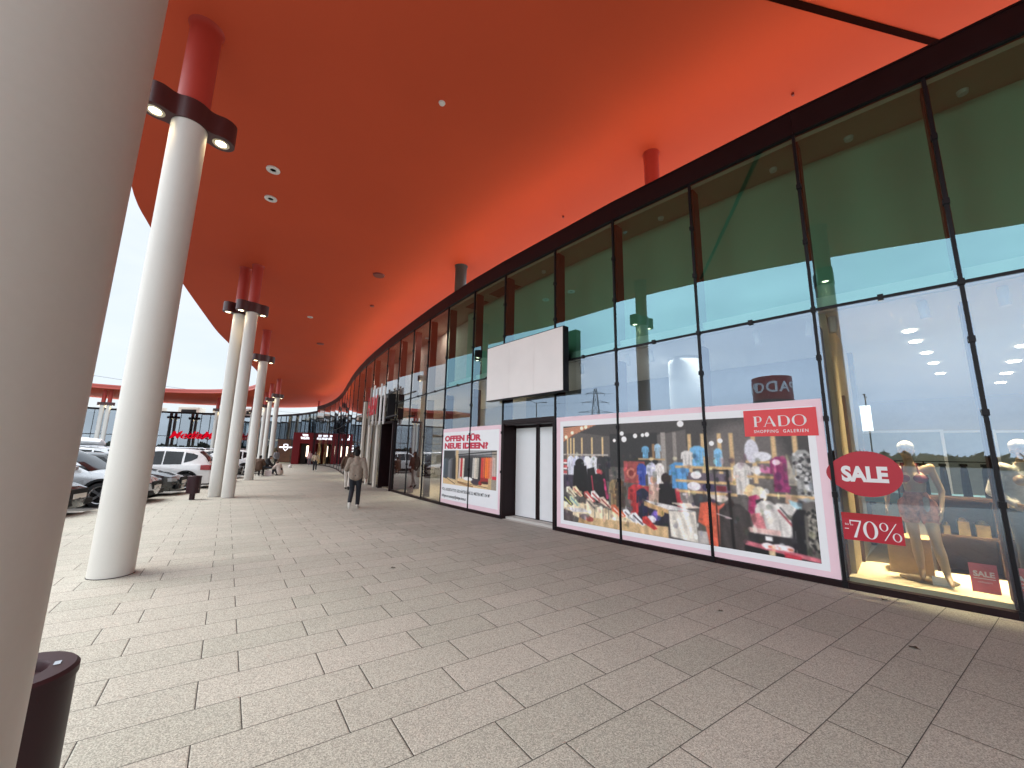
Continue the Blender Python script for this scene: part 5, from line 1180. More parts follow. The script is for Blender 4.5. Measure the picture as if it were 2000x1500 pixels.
def make_car(label, loc, rz, paint, kind='suv', group='cars parked along the pavement', box=False):
    L = 4.45 if kind != 'hatch' else 4.15; Hh = 1.64 if kind == 'suv' else 1.47; W = .91
    t = thing('parked_car', label, 'car', loc, rz, group)          # nose points to local +x
    xf, xr = L/2-.90, -L/2+.86; zb = .24 if kind == 'suv' else .19; R = .375
    belt = [(-L/2, .78), (-L/2+.12, .93), (-L/2+.5, 1.0), (-.6, .98), (.75, .955), (1.05, .96), (L/2-.55, .86), (L/2-.12, .72), (L/2, .58)] if kind == 'suv' else [(-L/2, .72), (-L/2+.12, .88), (-L/2+.5, .94), (-.6, .91), (.75, .88), (1.05, .89), (L/2-.55, .78), (L/2-.12, .66), (L/2, .52)]
    hw = [(-L/2, W*.80), (-L/2+.10, W*.91), (-L/2+.5, W), (0, W*.985), (L/2-.8, W), (L/2-.35, W*.93), (L/2-.08, W*.74), (L/2, W*.60)]
    b = MB(); l_, lb = arch_side(b, L, belt, hw, (xf, xr), R, zb, -1); r_, rb = arch_side(b, L, belt, hw, (xf, xr), R, zb, 1)
    n = len(l_); ny = 8; vs = []; fs = []
    for i in range(n):
        for k in range(ny+1):
            s = k/ny; y = l_[i][1]*(1-s)+r_[i][1]*s; crown = .05*(1-(2*s-1)**2)
            vs.append((l_[i][0], y, l_[i][2]+crown))
    for i in range(n-1):
        for k in range(ny): a = i*(ny+1)+k; fs.append([a, a+ny+1, a+ny+2, a+1])
    b.add(vs, fs)
    # closing faces nose and tail
    for i, flip in ((0, False), (n-1, True)):
        rows = 6; vs = []; fs = []; sg = 1 if i else -1
        for j in range(rows+1):
            q = j/rows
            for k in range(ny+1):
                s = k/ny; bz = lb[i][2]; y = (lb[i][1]*(1-q)+l_[i][1]*q)*(1-s)+(rb[i][1]*(1-q)+r_[i][1]*q)*s
                zt = l_[i][2]+.05*(1-(2*s-1)**2); vs.append((l_[i][0]+sg*(.085*(1-(2*s-1)**2)*(1-.2*q)+.03*math.sin(q*PI)), y, bz+(zt-bz)*q))
        for j in range(rows):
            for k in range(ny): a = j*(ny+1)+k; f = [a, a+1, a+ny+2, a+ny+1]; fs.append(f if not flip else f[::-1])
        b.add(vs, fs)
    bo = b.build('body', paint, t, smooth=True, angle=32)
    u = MB(); u.box(-L/2+.10, L/2-.12, -W*.74, W*.74, .2, .62); u.build('underbody', M_plastic, t)
    # lower cladding
    m = MB()
    for sy in (-1, 1): m.box(xr+R+.01, xf-R-.01, sy*W*.955-.02, sy*W*.955+.02, zb-.04, zb+.13)
    m.build('sill', M_plastic, t, bevel=.012)
    for wx in (xf, xr):
        for sy in (-1, 1):
            m = MB(); na = 18; wv = W*.995
            for k in range(na):
                a0, a1 = PI*(k/na)*1.10-.157, PI*((k+1)/na)*1.10-.157
                def pt(a, r, y): return (wx+r*math.cos(a), y, .36+r*math.sin(a))
                y0, y1 = sy*(wv-.05), sy*(wv+.012)
                m.add([pt(a0, R-.012, y0), pt(a1, R-.012, y0), pt(a1, R+.05, y0), pt(a0, R+.05, y0), pt(a0, R-.012, y1), pt(a1, R-.012, y1), pt(a1, R+.05, y1), pt(a0, R+.05, y1)], [(0, 1, 2, 3), (7, 6, 5, 4), (0, 4, 5, 1), (1, 5, 6, 2), (2, 6, 7, 3), (3, 7, 4, 0)])
            if kind == 'suv': m.build('arch_trim', M_plastic, t)
            wh = MB(); Mx = Matrix.Translation((wx, sy*(W-.11), .335)) @ Matrix.Rotation(PI/2*(-sy), 4, 'X')
            wh.lathe([(.20, -.10), (.315, -.10), (.335, -.07), (.335, .07), (.315, .10), (.235, .105), (.235, .02)], 28, 0, Mx, caps=False); wo = wh.build('wheel', M_tyre, t, smooth=True)
            ri = MB(); ri.lathe([(.235, .04), (.235, .098), (.22, .092), (.21, .05)], 28, 0, Mx, caps=False); ri.lathe([(.0001, .09), (.05, .088), (.06, .06)], 16, 0, Mx)
            for k in range(5):
                for dd in (-.16, .16):
                    A = Mx @ Matrix.Rotation(2*PI*k/5+dd*.5, 4, 'Z'); ri.box(.04, .225, -.018, .018, .045, .085, 0, A)
            ri.build('rim', M_rim, wo, smooth=False)
            dk = MB(); dk.lathe([(.0001, .03), (.23, .03)], 24, 0, Mx); dk.build('brake_disc', M_dark, wo)
    # greenhouse
    x0, x1 = (-L/2+.12, 1.02) if kind == 'suv' else (-L/2+.22, 1.02); zt = Hh
    base = lambda x: interp(belt, x)-.01
    stations = [(x1, base(x1), .74, 0), (x1-.55, (base(x1)+zt)/2+.10, .70, 0), (x1-.98, zt-.035, .62, 0), (x1-1.5, zt, .61, 0), (x0+1.2, zt-.01, .60, 0), (x0+.50, zt-.06, .58, 0), (x0+.20, zt-.32, .66, 0), (x0-.03 if kind == 'suv' else x0, base(x0), .75, 0)]
    g = MB(); prof = []
    for x, z, y, _ in stations: prof.append((x, z, y))
    vs = []; fs = []; m_ = len(prof)
    for x, z, y in prof:
        zb_ = base(max(min(x, x1), x0)); yb = interp(hw, x)*.93
        for k, (yy, zz) in enumerate([(-yb, zb_), (-(yb*.35+y*.65), zb_+(z-zb_)*.62), (-y, zb_+(z-zb_)*.93), (-y*.75, z), (0, z+.02), (y*.75, z), (y, zb_+(z-zb_)*.93), ((yb*.35+y*.65), zb_+(z-zb_)*.62), (yb, zb_)]): vs.append((x, yy, zz))
    for i in range(m_-1):
        for k in range(8): a = i*9+k; fs.append([a, a+1, a+10, a+9])
    g.add(vs, fs); ro = g.build('roof', paint, t, smooth=True, angle=50)
    def surf(i, f, k):          # point on the greenhouse grid: station i+f, ring k (fractional)
        def ring(ii):
            k0 = int(math.floor(k)); k1 = min(k0+1, 8); fr = k-k0; a = Vector(vs[ii*9+k0]); b2 = Vector(vs[ii*9+k1]); return a*(1-fr)+b2*fr
        return ring(i)*(1-f)+ring(min(i+1, m_-1))*f
    def glasspatch(name, rows, off=.006, mat=M_carglass):
        mm = MB(); P = [[surf(*q) for q in r] for r in rows]; c0 = Vector((0, 0, .9)); V_ = []
        for r in P:
            for p_ in r:
                d = Vector((0 if name == 'side_window' else p_.x-(-.3), p_.y if name == 'side_window' else 0, .15 if name == 'side_window' else .5)); V_.append(p_+d.normalized()*off)
        nc = len(P[0]); mm.add(V_, [[i*nc+j, i*nc+j+1, (i+1)*nc+j+1, (i+1)*nc+j] for i in range(len(P)-1) for j in range(nc-1)]); return mm.build(name, mat, t, smooth=True)
    kk = [1.0+.0, 2.2, 3.2, 4, 4.8, 5.8, 7.0]
    glasspatch('windscreen', [[(0, .10, k) for k in (.6, 1.8, 3.0, 4, 5.0, 6.2, 7.4)], [(0, .6, k) for k in (.9, 2.0, 3.1, 4, 4.9, 6.0, 7.1)], [(1, 0, k) for k in (1.2, 2.2, 3.2, 4, 4.8, 5.8, 6.8)], [(1, .5, k) for k in (1.5, 2.3, 3.2, 4, 4.8, 5.7, 6.5)], [(1, .90, k) for k in (1.9, 2.5, 3.3, 4, 4.7, 5.5, 6.1)]], .012)
    glasspatch('rear_window', [[(5, .15, k) for k in (2.2, 2.6, 3.3, 4, 4.7, 5.4, 5.8)], [(5, .6, k) for k in (1.8, 2.4, 3.3, 4, 4.7, 5.6, 6.2)], [(6, .0, k) for k in (1.4, 2.3, 3.3, 4, 4.7, 5.7, 6.6)], [(6, .45, k) for k in (1.0, 2.2, 3.2, 4, 4.8, 5.8, 7.0)]], .012)
    for side in (0, 1):
        K = (lambda k: k) if side == 0 else (lambda k: 8-k)
        for (i0, f0, i1, f1) in ((1, .55, 3, .10), (3, .20, 4, .35)):
            a = i0+f0; b2 = i1+f1; ro_ = []
            for q in range(6):
                s = a+(b2-a)*q/5; i = int(s); f = s-i
                top = 1.72 if not (i0 == 1 and q == 0) else 1.2
                ro_.append([(i, f, K(.10)), (i, f, K(.6)), (i, f, K(1.1 if top < 1.5 else 1.25)), (i, f, K(top))])
            glasspatch('side_window', ro_, .010)
        ro_ = [[(4, .45, K(.25)), (4, .45, K(.9)), (4, .45, K(1.65))], [(4, .80, K(.45)), (4, .80, K(.9)), (4, .80, K(1.5))], [(5, .10, K(.8)), (5, .10, K(.95)), (5, .10, K(1.25))]]
        glasspatch('side_window', ro_, .010)
    # lights, grille, plates, mirrors, handles
    zf = interp(belt, L/2-.25)
    for sy in (-1, 1):
        m = MB(); m.prism([(L/2-.42, sy*.80), (L/2-.10, sy*.72), (L/2+.012, sy*.50), (L/2-.06, sy*.46), (L/2-.30, sy*.70)], zf-.17, zf-.055); m.build('headlight', M_head, t, bevel=.01)
        m = MB(); m.prism([(-L/2+.42, sy*.905), (-L/2+.10, sy*.89), (-L/2-.07, sy*.52), (-L/2+.03, sy*.44), (-L/2+.30, sy*.80)], .80, 1.0); m.build('tail_light', M_tail, t, bevel=.01)
        m = MB(); m.box(.62, .80, sy*.90-.02, sy*1.06, 1.0, 1.13) if sy > 0 else m.box(.62, .80, -1.06, -.88, 1.0, 1.13); m.build('wing_mirror', paint if kind == 'suv' else M_plastic, t, bevel=.035)
        for hx in (.05, -.85): m = MB(); yy = sy*(W*.968); m.box(hx-.10, hx+.10, yy-.012, yy+.022, .845, .875); m.build('door_handle', paint, t, bevel=.008)
        m = MB(); m.tube([(x0+.45, sy*.56, zt-.01), (x0+.55, sy*.57, zt+.045), (x1-1.35, sy*.58, zt+.05), (x1-1.2, sy*.58, zt+.0)], .016, 6)
        if kind == 'suv': m.build('roof_rail', M_chrome, t)
    m = MB(); m.box(L/2+.03, L/2+.085, -.36, .36, .42, .66); m.box(L/2-.0, L/2+.085, -.62, .62, .26, .40); m.build('grille', M_plastic, t, bevel=.02)
    m = MB(); m.box(L/2+.086, L/2+.10, -.26, .26, .43, .54); m.build('number_plate', M_plate, t)
    m = MB(); m.box(-L/2-.105, -L/2-.09, -.26, .26, .62, .73); m.build('number_plate', M_plate, t)
    m = MB(); m.box(-L/2-.10, -L/2-.06, -.5, .5, .86, .93); m.build('tail_light_bar', M_plastic, t, bevel=.01)
    m = MB(); m.box(-L/2-.095, -L/2-.02, -.68, .68, .26, .46); m.build('rear_bumper', M_plastic, t, bevel=.03)
    if box:
        m = MB(); m.box(-1.3, .7, -.42, -.36, zt+.05, zt+.09); m.box(-1.3, .7, .36, .42, zt+.05, zt+.09)
        prof = [(-1.45, .05, .10), (-1.3, .30, .30), (-.6, .40, .38), (.2, .38, .34), (.75, .20, .16), (.95, .03, .05)]; vs = []; fs = []
        for x, w2, h2 in prof:
            for k in range(12): a = 2*PI*k/12; vs.append((x, w2*math.cos(a), zt+.10+(h2*.5)*(1+math.sin(a))))
        for i in range(len(prof)-1):
            for k in range(12): k2 = (k+1) % 12; fs.append([i*12+k, i*12+k2, (i+1)*12+k2, (i+1)*12+k])
        m.add(vs, fs); m.build('roof_box', pbr('roofbox_white', (.70, .72, .74), rough=.25), t, smooth=True)
    return t
def carpaint(n, c, metal=0.0): return pbr(n, c, rough=.28, metal=metal, var=.015, coat=1.0, spec=.5)
P_sil = carpaint('paint_silver', (.50, .52, .54), .35); P_blk = carpaint('paint_black', (.008, .009, .012)); P_wht = carpaint('paint_white', (.74, .75, .76)); P_gry = carpaint('paint_grey', (.08, .085, .09), .3); P_red = carpaint('paint_red', (.25, .012, .012)); P_blu = carpaint('paint_blue', (.02, .04, .12), .2)
GZ = -0.05
HD = math.atan2(.36, .93)                 # heading of a car nosed in towards the walkway
def spot(nx, ny, hd, nose_in, L=4.45):
    """centre of a car whose walkway end sits at nx, ny"""
    d = Vector((math.cos(hd), math.sin(hd))); c0 = Vector((nx, ny))-d*(L/2); return (c0.x, c0.y, GZ), (hd if nose_in else hd+PI)
specs = [('black car at the left edge half hidden by the nearest column', -10.35, 10.1, True, P_blk, 'hatch', False, .02),
         ('silver white car showing its front wheel between the two near columns', -10.95, 12.75, True, P_sil, 'suv', False, .05),
         ('black car whose nose and plate show right of the second column', -11.75, 15.0, True, P_blk, 'hatch', False, .08),
         ('white car backed in with its red tail light behind the far litter bin', -12.75, 17.85, False, P_wht, 'suv', False, .10),
         ('white car with dark bonnet slit nosed in left of the column pair', -14.2, 20.9, True, P_wht, 'suv', False, .12),
         ('grey car hidden behind the pair of columns', -15.6, 23.8, True, P_gry, 'suv', False, .16),
         ('white car between the column pair and the single column', -17.5, 28.6, False, P_wht, 'suv', False, .2),
         ('dark car beyond the single column', -18.9, 31.6, True, P_blk, 'suv', False, .2),
         ('white car farthest up the pavement row', -20.3, 34.5, True, P_wht, 'hatch', False, .2),
         ('blue car near the camera side of the pavement row', -10.0, 7.5, True, P_blu, 'hatch', False, -.05),
         ('white car nearest the camera side of the row', -9.3, 4.9, True, P_wht, 'suv', False, -.12),
         ('grey car behind the nearest column', -8.5, 2.4, False, P_gry, 'suv', False, -.2),
         ('red car parked left behind the camera', -7.7, -.2, True, P_red, 'hatch', False, -.25)]
for lb_, nx, ny, nose, pa, kd, bx, dh in specs:
    lo, hd = spot(nx, ny, HD+dh, nose); make_car(lb_, lo, hd, pa, kd, box=bx)
row2 = [('silver car with a white roof box in the second row', -19.4, 20.6, False, P_sil, 'suv', True, .2),
        ('white estate in the second row behind the column pair', -23.0, 30.0, True, P_wht, 'suv', False, .2),
        ('grey car in the second row behind the white hatchback', -17.6, 17.0, True, P_gry, 'suv', False, .15),
        ('dark car in the second row seen over the bonnets', -21.2, 25.2, True, P_blk, 'hatch', False, .2),
        ('white car far off in front of the electronics store', -34.0, 38.0, True, P_wht, 'suv', False, .6),
        ('silver car far off in front of the electronics store', -38.0, 39.5, True, P_sil, 'hatch', False, .8),
        ('dark car far off in front of the electronics store', -30.5, 35.5, False, P_gry, 'suv', False, .4)]
for lb_, nx, ny, nose, pa, kd, bx, dh in row2:
    lo, hd = spot(nx, ny, HD+dh, nose); make_car(lb_, lo, hd, pa, kd, 'cars in the inner car park', box=bx)
for k, (x, y) in enumerate([(-10.2, 11.2), (-11.2, 13.7), (-12.4, 16.2), (-13.7, 19.1), (-15.3, 22.1), (-17.0, 26.0)]):
    m = MB(); M_ = Matrix.Translation((x, y, 0)) @ Matrix.Rotation(HD+.1, 4, 'Z'); m.box(-5.2, -.2, -.06, .06, GZ+.001, GZ+.005, 0, M_); struct(m.build('bay_line', M_line))
BINPOS = (-1.89, 1.70)
# ------------------------------------------------------------------ far shops round the bend
def front(name, label, pts, zt, mats, n_rows, tint, back, blabel=None):
    t = thing(name, label, 'building', (0, 0, 0))
    PS = [Panel(pts[i], pts[i+1]) for i in range(len(pts)-1)]
    for i, p in enumerate(PS):
        sub = 2 if p.len > 2.2 else 1
        for j in range(sub):
            for z0, z1 in n_rows:
                m = MB(); p.box(m, p.len*j/sub+.02, p.len*(j+1)/sub-.02, -.01, .01, z0, z1, 1); m.m[-4] = 0; m.build('window_pane', [tint, M_clear], t)
            m = MB(); p.box(m, p.len*j/sub-.03, p.len*j/sub+.03, -.05, .06, 0, zt-.25); m.build('mullion', M_black, t)
        m = MB(); p.box(m, 0, p.len, -.07, .12, zt-.25, zt); m.build('fascia_panel', M_maroon2, t)
        m = MB(); p.box(m, 0, p.len, -.04, .04, n_rows[0][1], n_rows[1][0]); m.build('transom', M_maroon2, t)
        m = MB(); p.box(m, 0, p.len, -.05, .08, 0, .1); m.build('plinth', M_maroon2, t)
    roofp = [tuple(q) for q in offset(pts, .13)]+[tuple(q) for q in reversed(offset(pts, 12.0))]
    m = MB(); m.prism(roofp, zt-.40, zt-.22); m.build('roof_deck', M_roof, t)
    A = offset(pts, 3.5); B = offset(pts, 3.7); m = MB(); m.prism([tuple(q) for q in A]+[tuple(q) for q in reversed(B)], 0, zt-.4); m.build('back_wall', back, t)
    A = offset(pts, .1); B = offset(pts, 3.5); m = MB(); m.prism([tuple(q) for q in A]+[tuple(q) for q in reversed(B)], n_rows[0][1]-.05, n_rows[0][1]); m.build('mid_ceiling', M_ceil, t)
    return t, PS
M_fb = pbr('far_interior', (.22, .17, .12), rough=.8, var=.5, scale=.9); M_fb2 = pbr('far_interior_dark', (.045, .05, .05), rough=.8, var=.6, scale=.7)
fs, FP = front('corner_shops', 'row of far shops with tall glass bending round behind the red portal', FAR, 6.4, None, ((.1, 3.05), (3.12, 6.15)), M_glass_f, M_fb)
md, MPN = front('electronics_store', 'far glass fronted electronics store across the car park', MED, 6.9, None, ((.1, 3.3), (3.4, 6.65)), M_glass_f, M_fb2)
for q, PS in ((2, FP), (3, FP), (4, FP), (5, FP)):
    c0 = PS[q].P(.5, 2.9, 1.5); area(c0, 1.5, 90, (1.0, .85, .6))
for q in (3, 5, 7): c0 = MPN[q].P(.5, 3.1, 1.5); area(c0, 1.5, 40, (.9, .95, 1.0))
# red script sign
sp0, sp1 = Vector((-38.9, 57.2)), Vector((-48.2, 57.0)); SPn = Panel(sp0, sp1)
sg = thing('store_sign', 'big red slanted script sign of the electronics store', 'sign', (0, 0, 0))
me = text_mesh('MediaMarkt', 1.45, .05, .014, .38, spacing=1.0); xs = [v.co.x for v in me.vertices]; k = 9.2/(max(xs)-min(xs))
put_mesh('lettering', me, M_redlit, SPn.M(.5, 3.45, 0) @ Matrix.Diagonal((k, 1, 1, 1)), sg)
m = MB(); SPn.box(m, .3, SPn.len-.3, .12, .20, 3.35, 3.43); m.build('carrier_rail', M_black, sg)
# rooftop units on the store
for k, (x, y, w2, h2) in enumerate([(-50.5, 63.5, 3.0, 1.2), (-46.0, 65.0, 3.4, 1.1), (-54.0, 61.0, 2.0, .9), (-42.0, 65.5, 2.2, 1.3)]):
    t = thing('roof_unit', ['wide pale ventilation unit on the far store roof', 'long beige ventilation unit beside the wide one on the far roof', 'small ventilation unit at the left of the far roof', 'tall ventilation unit at the right of the far roof'][k], 'ventilation unit', (x, y, 6.68), .15, 'ventilation units on the far roof')
    m = MB(); m.box(-w2/2, w2/2, -.8, .8, .12, h2+.12); m.build('casing', pbr('unit_beige', (.55, .53, .47), rough=.6), t, bevel=.03)
    m = MB(); m.box(-w2*.35, w2*.35, -.83, -.80, .3, h2*.8); m.build('louvre', M_plastic, t)
    m = MB(); m.box(-w2*.45, -w2*.35, -.7, .7, 0, .12); m.box(w2*.35, w2*.45, -.7, .7, 0, .12); m.build('foot_rail', M_plastic, t)
# ---- red portal
RP = pbr('portal_red', (.15, .006, .009), rough=.5, var=.06, spec=.2); RPd = pbr('portal_red_dark', (.07, .003, .005), rough=.5, var=.06, spec=.2)
pc = Vector((-24.75, 48.9)); pt = thing('shop_portal', 'deep red box portal with white lit store name at the far bend', 'portal', (pc.x, pc.y, 0), rad(22))
w2, d2, h2 = 1.3, 1.9, 3.75
m = MB(); m.box(-w2, -.55, 0, d2, 0, h2); m.box(.45, w2, 0, d2, 0, h2); m.box(-.55, .45, 0, d2, 2.45, h2); m.build('frame', RP, pt, bevel=.01)
m = MB()
for k in range(9): m.box(w2+.0, w2+.05, .08+.2*k, .16+.2*k, 0.02, h2-.04)
m.build('side_ribs', RPd, pt)
m = MB(); m.box(-.55, .45, d2-.1, d2, 0, 2.45); m.build('dark_doorway', M_dark, pt)
m = MB(); m.box(.18, .42, .5, .56, .9, 2.2); m.build('lit_panel', emit('lit_panel_warm', (1.0, .75, .55), 1.2), pt)
for wd_, zz in (('TOM', 3.42), ('TAILOR', 3.08)): me = text_mesh(wd_, .34, .02, .010); put_mesh('lettering', me, M_whitelit, Matrix.Translation((-.05, -.03, zz)) @ Matrix.Rotation(PI/2, 4, 'X') @ Matrix.Diagonal((.80, 1.0, 1, 1)), pt)
# ---- brown shop panel with white heart flower logo
bp_ = thing('shop_sign', 'brown panel with white heart shaped logo and word bar', 'sign', (-29.4, 53.2, 0), rad(30))
m = MB(); m.box(-.95, .95, 0, .08, .1, 3.0); m.build('panel', pbr('brown_panel', (.12, .05, .025), rough=.45, var=.25, scale=2), bp_)
m = MB()
for sx in (-1, 1):
    pts = [(sx*(.02+.23*math.sin(q*PI/10)**1.0*(1.0)), 0, 2.05+.36*q/10*1.0+.04*math.sin(q*PI/10)) for q in range(11)]
    m.tube([(x, -.03, z) for x, _y, z in pts], .035, 6)
    m.tube([(sx*.26, -.03, 1.86), (sx*.14, -.03, 1.70), (0, -.03, 1.55)], .035, 6)
m.box(-.72, .72, -.05, -.01, 1.92, 2.06); m.build('logo', M_whitelit, bp_)
m = MB()
for z, a in ((1.12, .10), (.85, .16), (.60, .08), (.45, .06)): m.box(.78, .92, -.04, -.005, z-a, z+a*.6)
m.build('small_lamps', M_whitelit, bp_)
# ---- red and violet sale banner and easel sign
t = thing('sale_banner', 'red banner with violet text blocks between the brown panel and the portal', 'banner', (-26.9, 51.3, 0), rad(30))
m = MB(); m.box(-.5, .5, 0, .04, 1.25, 2.95); m.build('cloth', pbr('banner_red', (.42, .02, .04), rough=.6), t)
m = MB(); m.box(-.42, .1, -.012, -.002, 1.9, 2.3); m.box(-.42, .15, -.012, -.002, 1.45, 1.75); m.build('text_block', pbr('banner_violet', (.25, .12, .45), rough=.6), t)
m = MB(); m.box(-.48, -.44, 0, .04, 0, 1.25); m.box(.44, .48, 0, .04, 0, 1.25); m.build('stand', M_plastic, t)
t = thing('easel_sign', 'small dark easel sign with spread legs beside the red portal', 'sign', (-26.1, 49.6, 0), rad(20))
m = MB(); m.box(-.32, .32, -.02, .02, .45, 1.25, 0, Matrix.Rotation(rad(8), 4, 'X')); m.build('board', M_black, t)
for sx in (-1, 1): m = MB(); m.tube([(sx*.10, 0, .9), (sx*.42, -.12, 0)], .03, 6); m.build('leg', M_rim, t)
# ---- slatted red lettering sign of the clothing shop, standing out from the facade
p = PN(11); hs = thing('slat_sign', 'vertical grey and white slat sign with big red letters above the dark shop entrance', 'sign', (0, 0, 0))
M_slat = pbr('slat_grey', (.36, .34, .31), rough=.4)
for k in range(13):
    q = p.len+1.1-.20*k; m = MB(); d = .36+.05*(k % 3); p.box(m, q-.065, q+.065, -d-.05, -d, 2.80+.05*((k*5) % 3), 4.42+.08*((k*7) % 4)); m.build('slat', M_slat if k in (1, 2, 3, 4, 6, 8) else M_white, hs)
me = text_mesh('H&M', 1.25, .008, .012, .22, spacing=1.1); xs = [v.co.x for v in me.vertices]; kx = 1.65/(max(xs)-min(xs))
put_mesh('lettering', me, pbr('letter_red_paint', srgb(206, 20, 40), rough=.5), p.M((p.len+.25)/p.len, 3.66, -.53) @ Matrix.Diagonal((kx, 1, 1, 1)), hs)
m = MB(); p.box(m, -1.35, p.len+1.2, -.36, -.32, 3.05, 3.10); p.box(m, -1.35, p.len+1.2, -.36, -.32, 4.05, 4.10); p.box(m, .1, .16, -.36, -.03, 3.0, 4.1); p.box(m, p.len-.2, p.len-.14, -.36, -.03, 3.0, 4.1); m.build('carrier_frame', M_black, hs)
# ------------------------------------------------------------------ litter bins
def litter_bin(x, y, rz, label):
    t = thing('litter_bin', label, 'litter bin', (x, y, 0), rz, 'dark maroon litter bins')
    r = .183; z0, z1 = .20, .735
    m = MB(); m.lathe([(r-.03, z0), (r, z0+.004), (r, z1-.03), (r-.004, z1-.03)], 40); m.build('drum', M_bin, t, smooth=True)
    m = MB(); m.lathe([(.098, z1-.10), (.098, z1+.004), (.104, z1+.012), (r-.006, z1+.012), (r+.006, z1), (r+.006, z1-.028), (r-.01, z1-.03)], 40, caps=False); m.build('lid', M_bin, t, smooth=True)
    m = MB(); m.lathe([(.0001, z1-.09), (.0975, z1-.09)], 24); m.build('opening', M_dark, t)
    m = MB(); m.lathe([(.075, .0), (.075, .205)], 28); m.build('post', M_bin, t, smooth=True)
    m = MB(); m.box(-.018, .018, r*.62, r*.62+.02, z1+.0125, z1+.016); m.build('lock_plate', M_chrome, t)
litter_bin(-10.14, 13.28, .3, 'dark maroon litter bin standing free beside the close column pair')
litter_bin(*BINPOS, -.9, 'dark maroon litter bin behind the nearest column at the bottom left')
# ------------------------------------------------------------------ things the glass mirrors: sign tower, lamp posts, pylon, wood
def tower(x, y, r, h):
    t = thing('sign_tower', 'round dark advertising tower with red top band, mirrored above the wide poster', 'tower', (x, y, 0), 0)
    m = MB(); m.lathe([(r*.96, -.05), (r*.96, h-3.2)], 40); m.build('shaft', pbr('tower_dark', (.02, .03, .03), rough=.4), t, smooth=True)
    m = MB(); m.lathe([(r, h-3.2), (r, h), (r*.9, h+.05)], 40); m.build('top_band', pbr('tower_red', (.30, .012, .016), rough=.4), t, smooth=True)
    m = MB(); m.lathe([(r*1.02, h-4.6), (r*1.02, h-3.3)], 40); m.build('screen_band', pbr('tower_screen', (.03, .05, .05), rough=.2), t, smooth=True)
    for a0 in (.35, 2.4):
        me = text_mesh('PADO', 2.0, .02, .03, spacing=1.1)
        for v in me.vertices:
            a = a0+v.co.x/r; zz = h-1.6+v.co.y; v.co = Vector(((r+.05+v.co.z)*math.cos(a), (r+.05+v.co.z)*math.sin(a), zz))
        me.materials.clear(); me.materials.append(M_letter_w); o = bpy.data.objects.new('lettering', me); link(o); o.parent = t
tower(-48.5, -23.5, 2.45, 13.0)
def lamp_post(x, y, rz, h, label):
    t = thing('street_lamp', label, 'street lamp', (x, y, GZ), rz, 'double armed car park lamps')
    m = MB(); m.lathe([(.11, 0), (.11, .5), (.07, .52), (.05, h)], 14); m.build('post', M_plastic, t, smooth=True)
    for sx in (-1, 1):
        m = MB(); m.tube([(0, 0, h-.1), (sx*.9, 0, h+.12)], .03, 6); m.box(sx*1.2-.35, sx*1.2+.35, -.12, .12, h+.10, h+.17); m.build('lamp_arm', M_plastic, t)
for k, (x, y, h) in enumerate([(-39.2, 13.6, 8.1), (-27, -22, 9), (-36, -34, 9), (-46, -40, 9)]): lamp_post(x, y, .8, h, ['double armed lamp post in the open car park, mirrored under the light box', 'double armed lamp post nearest behind the camera', 'double armed lamp post in the middle distance behind the camera', 'double armed lamp post farthest behind the camera'][k])
def pylon(x, y, rz, h, label):
    t = thing('power_pylon', label, 'pylon', (x, y, GZ), rz, 'lattice power pylons')
    m = MB(); r = .09
    W_ = lambda z: 2.6*(1-z/h)**1.0+.45
    n = 9; L_ = [[Vector((sx*W_(z), sy*W_(z), z)) for sx, sy in ((-1, -1), (1, -1), (1, 1), (-1, 1))] for z in [h*i/n for i in range(n+1)]]
    for i in range(n):
        for k in range(4):
            m.tube([L_[i][k], L_[i+1][k]], r, 4); m.tube([L_[i][k], L_[i+1][(k+1) % 4]], r*.6, 4); m.tube([L_[i][(k+1) % 4], L_[i+1][k]], r*.6, 4); m.tube([L_[i+1][k], L_[i+1][(k+1) % 4]], r*.6, 4)
    m.build('lattice_mast', M_plastic, t)
    for z, a in ((h*.66, 6.5), (h*.80, 5.0), (h*.93, 3.4)):
        m = MB()
        for sx in (-1, 1): m.tube([(0, 0, z+.9), (sx*a, 0, z)], r, 4); m.tube([(0, 0, z), (sx*a, 0, z)], r, 4); m.tube([(sx*a*.5, 0, z), (sx*a*.5, 0, z+.45)], r*.6, 4); m.tube([(sx*a, 0, z), (sx*a, 0, z-1.0)], r*.7, 4)
        m.build('cross_arm', M_plastic, t)
pylon(-148, 1.7, PI/2-.1, 27, 'lattice power pylon left of the car park, mirrored above the big poster')
pylon(-78, 190, .2, 24, 'faint lattice power pylon beyond the far shop roof')
def wire(a, b, sag, label):
    m = MB(); a, b = Vector(a), Vector(b); pts = []
    for i in range(25): t_ = i/24; pp = a.lerp(b, t_); pp.z -= sag*4*t_*(1-t_); pts.append(pp)
    m.tube(pts, .045, 4); tag(m.build('power_line', M_plastic), label, 'power line', 'power lines across the sky')
for k, z in enumerate((21.6, 25.1)): wire((-148, 5.0-10*k, z), (-78, 190-3*k, z-4), 3.0, ['lower power line crossing the sky at the left', 'upper power line crossing the sky at the left'][k])
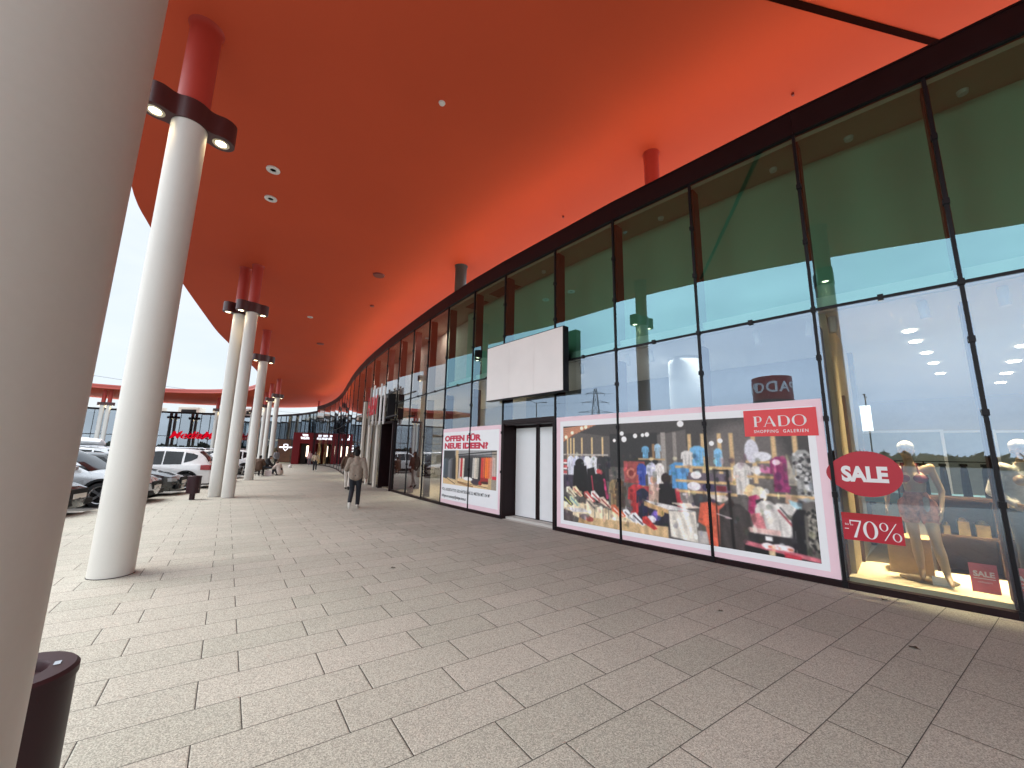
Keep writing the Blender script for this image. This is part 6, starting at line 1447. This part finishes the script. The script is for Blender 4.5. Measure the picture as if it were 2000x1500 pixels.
# distant wood and low sheds on the horizon
wd = MB(); rr = random.Random(5)
for ring_r, n_ in ((150, 900), (175, 700)):
    for k in range(n_):
        a = rad(150)+rad(150)*rr.random() if rr.random() < .8 else rad(95)+rad(60)*rr.random()
        R_ = ring_r+rr.uniform(-8, 8); s = rr.uniform(1.2, 2.2); h = rr.uniform(.3, 1.8)*(1.0+.5*math.sin(a*7))
        c0 = Vector((R_*math.cos(a), R_*math.sin(a), h))
        for _ in range(10):
            d = Vector((rr.gauss(0, 1), rr.gauss(0, 1), rr.gauss(0, .7)))*s*.6; q = c0+d; u_ = Vector((rr.gauss(0, 1), rr.gauss(0, 1), rr.gauss(0, 1))).normalized()*1.1; v_ = u_.orthogonal().normalized()*1.0
            wd.add([q-u_-v_, q+u_-v_, q+u_+v_, q-u_+v_], [(0, 1, 2, 3)])
o = wd.build('distant_wood', pbr('wood_foliage', (.05, .055, .035), rough=.9, var=.4, scale=.2)); o['kind'] = 'stuff'
# ------------------------------------------------------------------ dry leaves on the paving
M_leaf = pbr('dry_leaf_brown', (.06, .035, .018), rough=.8, var=.4, scale=60)
def leaf(x, y, rz, s, label):
    m = MB(); n = 6; top = []; bot = []
    for k in range(n+1):
        q = k/n; w_ = .32*math.sin(PI*q)**.8; top.append((q-.5, w_, .10*math.sin(q*5)+.10*abs(w_))); bot.append((q-.5, -w_, .10*math.sin(q*5)+.16*abs(w_)))
    mid = [(q[0], 0, q[2]-.04) for q in top]
    vs = [(a*s, b*s, .006+max(0, c)*s) for a, b, c in top+mid+bot]; N = n+1
    m.add(vs, [[i, N+i, N+i+1, i+1] for i in range(n)]+[[N+i, 2*N+i, 2*N+i+1, N+i+1] for i in range(n)])
    m.tube([(-.5*s, 0, .008), (-.78*s, .06*s, .006)], .02*s, 5)
    o = m.build('dry_leaf', M_leaf); md = o.modifiers.new('thickness', 'SOLIDIFY'); md.thickness = .0012; o.location = (x, y, 0); o.rotation_euler = (0, 0, rz); tag(o, label, 'leaf', 'dry leaves on the paving')
leaf(4.38, 5.03, .4, .085, 'curled dry brown leaf on the paving just below the minus 70% sticker')
leaf(3.53, 3.83, 1.9, .07, 'dry brown leaf on the open paving at the right, nearest the photo bottom')
leaf(2.25, 4.6, .2, .05, 'tiny dry leaf on the paving in front of the wide poster')
leaf(-1.62, 6.0, .8, .07, 'dry leaf on the paving in the middle of the walkway')
